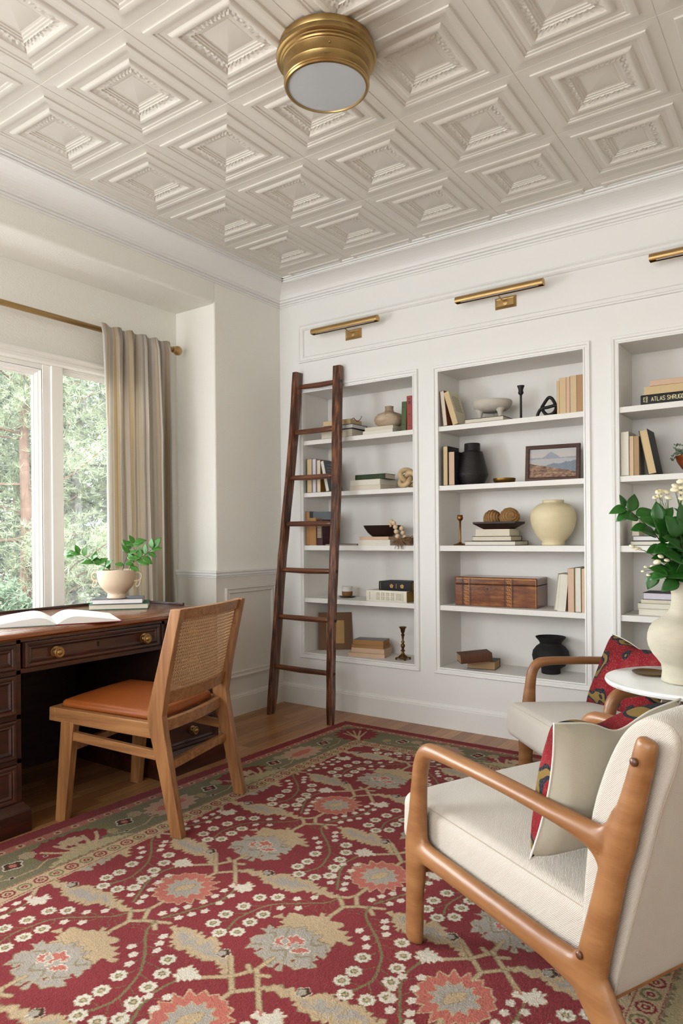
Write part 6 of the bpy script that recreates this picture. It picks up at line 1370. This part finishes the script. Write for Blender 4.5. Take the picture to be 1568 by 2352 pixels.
vb('single leaf stem hanging lowest at the left of the white vase', [(-0.03, 0, -0.04), (-0.045, -0.01, 0.045), (-0.075, -0.01, 0.072), (-0.098, -0.01, 0.066)], [(0.98, -0.55, 0, -0.9, 1.0), (0.62, -0.4, -0.2, 0.9, 0.5)], 16, 0.0012)
def flower(label, pts_, heads, seed, r=0.0011):
    t = thing('button_flower', label, 'flower', VT, group='cream button flowers in the white vase'); P_ = smooth_path([R3(*p) for p in pts_], 5); rs = random.Random(seed)
    m = MB().sweep(P_, r, 6, up=(0.3, 1, 0.1)); tip = P_[-1]; blooms = []
    for (dx, dz, s_, eye) in heads:
        e = tip + Vector(R3(dx, rs.uniform(-0.012, 0.012), dz)); st_ = P_[int(len(P_) * 0.72)]; m.sweep(smooth_path([st_, (st_ + e) / 2 + Vector((0, 0, 0.004)), e], 4), r * 0.8, 5, up=(0.3, 1, 0.1)); blooms.append((e, s_, eye))
    m.obj('stem', STEMG, t, smooth=True)
    for e, s_, eye in blooms:
        b_ = MB().lathe([(0.0015 * s_, -0.004 * s_), (0.008 * s_, -0.003 * s_), (0.0125 * s_, 0.0005 * s_), (0.0125 * s_, 0.004 * s_), (0.009 * s_, 0.0072 * s_), (0.004 * s_, 0.0085 * s_), (0.0005, 0.0088 * s_)], 18)
        b_.v = [(x + 0.0006 * sin(40 * y + 31 * x), y, z + 0.0007 * sin(x * 2400) * s_) for x, y, z in b_.v]
        q = (UPV * 0.8 - BACK * (0.9 if eye else 0.35) + RIGHT * rs.uniform(-0.3, 0.3)).to_track_quat('Z', 'Y').to_euler(); o = b_.obj('bloom', PETAL, t, smooth=True, loc=e, rot=q)
        if eye: MB().lathe([(0.0042 * s_, 0.008 * s_), (0.003 * s_, 0.0098 * s_), (0.0005, 0.0102 * s_)], 12).obj('eye', PETALY, o, smooth=True)
flower('cluster of three small button flowers highest at the left of the bouquet', [(0, 0, -0.05), (-0.02, -0.02, 0.10), (-0.065, -0.02, 0.22), (-0.088, -0.02, 0.300)], [(-0.009, 0.0325, 0.75, True), (0.008, 0.036, 0.75, True), (-0.014, 0.016, 0.6, True)], 1)
flower('cluster of four button flowers in the upper middle of the bouquet', [(0, 0, -0.05), (-0.014, -0.02, 0.12), (-0.055, -0.02, 0.24), (-0.070, -0.02, 0.300)], [(-0.014, 0.0195, 0.95, False), (0.008, 0.033, 1.0, False), (0.005, 0.013, 0.95, False)], 2)
flower('topmost cluster of cream button flowers at the right of the bouquet', [(0.005, 0, -0.05), (0.000, -0.02, 0.14), (-0.022, -0.03, 0.25), (-0.030, -0.03, 0.315)], [(0.004, 0.051, 1.0, False), (-0.011, 0.036, 1.0, False), (0.008, 0.032, 1.0, False), (-0.012, 0.024, 1.05, False), (0.007, 0.016, 1.0, False), (0.005, -0.005, 0.95, False)], 3)
flower('cream button flowers at the right edge, level with the topmost leaves', [(0.01, 0, -0.05), (0.01, -0.02, 0.14), (0.006, -0.02, 0.24), (0.005, -0.02, 0.305)], [(0.0, 0.034, 1.0, False), (0.02, 0.018, 1.0, False), (-0.014, -0.004, 1.0, False)], 4)
flower('pair of small button flowers poking out left below the foliage', [(-0.01, 0, -0.05), (-0.03, -0.01, 0.05), (-0.10, -0.03, 0.115), (-0.165, -0.03, 0.150)], [(-0.020, 0.004, 0.75, False), (-0.006, -0.002, 0.8, False), (0.006, -0.004, 0.7, False)], 5, 0.0009)
flower('white button flowers in front, midway down the left of the bouquet', [(-0.01, 0, -0.05), (-0.03, -0.03, 0.04), (-0.07, -0.05, 0.09), (-0.095, -0.06, 0.115)], [(-0.018, -0.012, 0.9, False), (-0.006, 0.006, 0.8, False), (0.010, -0.006, 0.7, False), (0.018, 0.008, 0.7, False)], 6, 0.0009)
flower('tiny unopened button flowers lowest at the left of the bouquet', [(-0.015, 0, -0.05), (-0.04, -0.02, 0.025), (-0.095, -0.03, 0.065), (-0.125, -0.04, 0.085)], [(-0.022, 0.002, 0.5, False), (-0.002, 0.004, 0.55, False), (-0.028, -0.012, 0.45, False), (-0.016, -0.024, 0.5, False)], 7, 0.0009)

# small trailing plant in the wooden bowl
tp = thing('trailing_plant', 'small grey-green trailing plant growing in the red-brown wooden bowl', 'plant', (2.622, 0.110, ZSH['B'] + 0.085)); rs = random.Random(9)
ms = MB(); ml = MB()
for k in range(16):
    a = rs.uniform(1.7, 4.9) if k < 12 else rs.uniform(-1, 1.5); L = rs.uniform(0.07, 0.150); z0 = rs.uniform(0.0, 0.05)
    P_ = smooth_path([(0, 0, -0.03), (cos(a) * L * 0.35, sin(a) * L * 0.3, z0 + 0.012), (cos(a) * L * 0.75, sin(a) * L * 0.45, z0 + rs.uniform(-0.005, 0.03)), (cos(a) * L, sin(a) * L * 0.5, z0 + rs.uniform(-0.02, 0.035))], 5)
    P_ = [Vector((p.x, min(p.y, 0.12), p.z)) for p in P_]; ms.sweep(P_, 0.0009, 5, up=(0.1, 0.2, 1))
    for p in P_[4:]:
        for q in range(2): d = Vector((rs.uniform(-1, 1), rs.uniform(-1, 0.6), rs.uniform(-0.5, 1))); leaf(ml, p, d, (rs.uniform(-1, 1), -1, rs.uniform(0, 1)), rs.uniform(0.009, 0.014), 0.0048, 0.2, 0.1, 3)
ms.obj('stems', STEMB, tp, smooth=True); ml.obj('leaves', LEAFE, tp, smooth=True)

# ================================================================= OUTSIDE THE WINDOW
rs = random.Random(21)
m = MB(); nx, ny = 40, 40; vs = []
for j in range(ny + 1):
    for i in range(nx + 1):
        x = -0.9 - 36 * (i / nx) ** 1.3; y = -22 + 52 * j / ny; dd = -x
        z = -0.9 + max(0, dd - 14) * 0.12 + 0.22 * sin(x * 0.9 + y * 0.6) + 0.15 * sin(y * 1.4 - x * 0.5)
        vs.append((x, y, z))
m.add(vs, [(j * (nx + 1) + i, j * (nx + 1) + i + 1, (j + 1) * (nx + 1) + i + 1, (j + 1) * (nx + 1) + i) for j in range(ny) for i in range(nx)])
o = m.obj('hillside_ground', GROUND, None, smooth=True); o['kind'] = 'structure'
def gz(x, y): return -0.9 + max(0, -x - 14) * 0.12 + 0.22 * sin(x * 0.9 + y * 0.6) + 0.15 * sin(y * 1.4 - x * 0.5)
def pine_data(seed, H, R0, z_low, ntuft, blade=0.13, bw=0.0075, needles=13):
    rs = random.Random(seed); tr = MB(); P_ = [(0.06 * sin(k * 1.3 + seed) * (k / 7), 0.06 * cos(k * 1.7 + seed) * (k / 7), H * k / 8) for k in range(9)]
    tr.sweep(smooth_path(P_, 3), interp([0.062 * R0 * (1 - 0.85 * k / 8) for k in range(9)], 3), 10, up=(0, 1, 0))
    tuft = []; nb = int(H * 9)
    for k in range(nb):
        z = z_low + (H - z_low) * (k + rs.random()) / nb; t_ = (z - z_low) / (H - z_low); L = R0 * (1.15 - 0.9 * t_) * rs.uniform(0.6, 1.1); a = rs.uniform(0, 2 * pi)
        d = Vector((cos(a), sin(a), rs.uniform(-0.15, 0.35))); c0 = Vector((0, 0, z)); bp2 = smooth_path([c0, c0 + d * L * 0.5 + Vector((0, 0, -0.04 * L)), c0 + d * L + Vector((0, 0, 0.12 * L))], 4)
        tr.sweep(bp2, [0.010 * R0 * (1.1 - 0.09 * q) for q in range(len(bp2))], 5, up=(0.1, 0.1, 1), cap=False)
        n_ = int(ntuft / nb)
        for q in range(n_):
            s_ = rs.uniform(0.25, 1.0); p = c0 + d * L * s_ + Vector((rs.gauss(0, 0.10), rs.gauss(0, 0.10), rs.gauss(0, 0.07))) * R0 + Vector((0, 0, 0.10 * L * s_)); tuft.append((p, d))
    nm = MB(); V = []; F = []
    for p, d in tuft:
        ax = (d + Vector((rs.gauss(0, .5), rs.gauss(0, .5), rs.gauss(0.3, .4)))).normalized()
        for q in range(needles):
            dd = (ax * 0.9 + Vector((rs.gauss(0, 1), rs.gauss(0, 1), rs.gauss(0, 1))) * 0.62).normalized(); s = dd.cross(Vector((rs.gauss(0, 1), rs.gauss(0, 1), rs.gauss(0, 1)))).normalized() * bw * 0.5
            L = blade * rs.uniform(0.6, 1.1); i0 = len(V); V += [p - s, p + s, p + dd * L]; F.append((i0, i0 + 1, i0 + 2))
    a_ = bpy.data.meshes.new('trunk'); a_.from_pydata([tuple(v) for v in tr.v], [], tr.f); a_.update()
    b_ = bpy.data.meshes.new('needles'); b_.from_pydata([tuple(v) for v in V], [], F); b_.update()
    return a_, b_
kinds = [pine_data(1, 7.5, 1.9, 0.3, 4600), pine_data(2, 6.0, 1.5, 0.2, 4200), pine_data(3, 9.0, 2.3, 1.0, 4600, 0.17, 0.011)]
shr = pine_data(5, 1.4, 0.9, 0.05, 1500, 0.10, 0.016, 6)
def tree(name, label, cat, data, loc, rz, sc, bark, nd, group):
    t = thing(name, label, cat, (loc[0], loc[1], gz(*loc) - 0.05), (0, 0, rz), group); t.scale = (sc,) * 3
    for nm, me, mt in (('trunk', data[0], bark), ('needles' if name == 'pine_tree' else 'foliage', data[1], nd)):
        o = bpy.data.objects.new(nm, me); COL.objects.link(o); o.parent = t
        if not me.materials: me.materials.append(mt)
        o.material_slots[0].link = 'OBJECT'; o.material_slots[0].material = mt
    return t
TG = 'pine trees outside the window'
def at(deg, dist): a = radians(deg); return (3.19 + dist * cos(a), -3.81 + dist * sin(a))
spots = [(149.3, 9.0, 1, 1.0, FOAM, 0, 'pine with a warm brown trunk outside the left window pane'), (145.6, 9.6, 0, 0.9, BARKG, 0, 'grey-trunked pine in the middle of the right window pane'),
         (147.6, 14.5, 2, 0.95, FOAM, 1, 'taller pine standing between the two nearest pines, farther back'), (143.6, 12.0, 0, 0.9, BARKG, 1, 'pine just left of the curtain edge, farther back'),
         (151.6, 13.0, 2, 0.9, FOAM, 0, 'pine at the left edge of the left window pane, farther back'), (154.5, 10.5, 1, 1.0, FOAM, 1, 'pine beyond the left edge of the view'), (140.8, 10.0, 1, 1.0, BARKG, 0, 'pine hidden behind the curtain'),
         (146.4, 19.0, 2, 1.15, FOAM, 1, 'distant pine seen through the right pane'), (149.8, 20.0, 2, 1.2, FOAM, 1, 'distant pine seen through the left pane'), (143.0, 20.0, 2, 1.1, FOAM, 1, 'distant pine behind the grey-trunked one'), (152.8, 20.0, 2, 1.1, FOAM, 1, 'distant pine at the far left of the hillside')]
for k, (dg, ds, kd, sc, bark, nd, lb) in enumerate(spots): tree('pine_tree', lb, 'tree', kinds[kd], at(dg, ds), k * 1.7, sc, bark, NEED[nd], TG)
for k, (dg, ds, sc, lb) in enumerate(((150.4, 7.6, 1.0, 'shrub at the lower left of the left window pane'), (148.6, 7.9, 0.8, 'shrub at the lower right of the left window pane'), (146.2, 8.4, 0.8, 'shrub behind the urn in the right window pane'), (144.6, 7.8, 0.7, 'small shrub next to the curtain edge'))):
    tree('shrub', lb, 'shrub', shr, at(dg, ds), k * 2.1, sc, FOAM, NEED[2], 'shrubs outside the window')
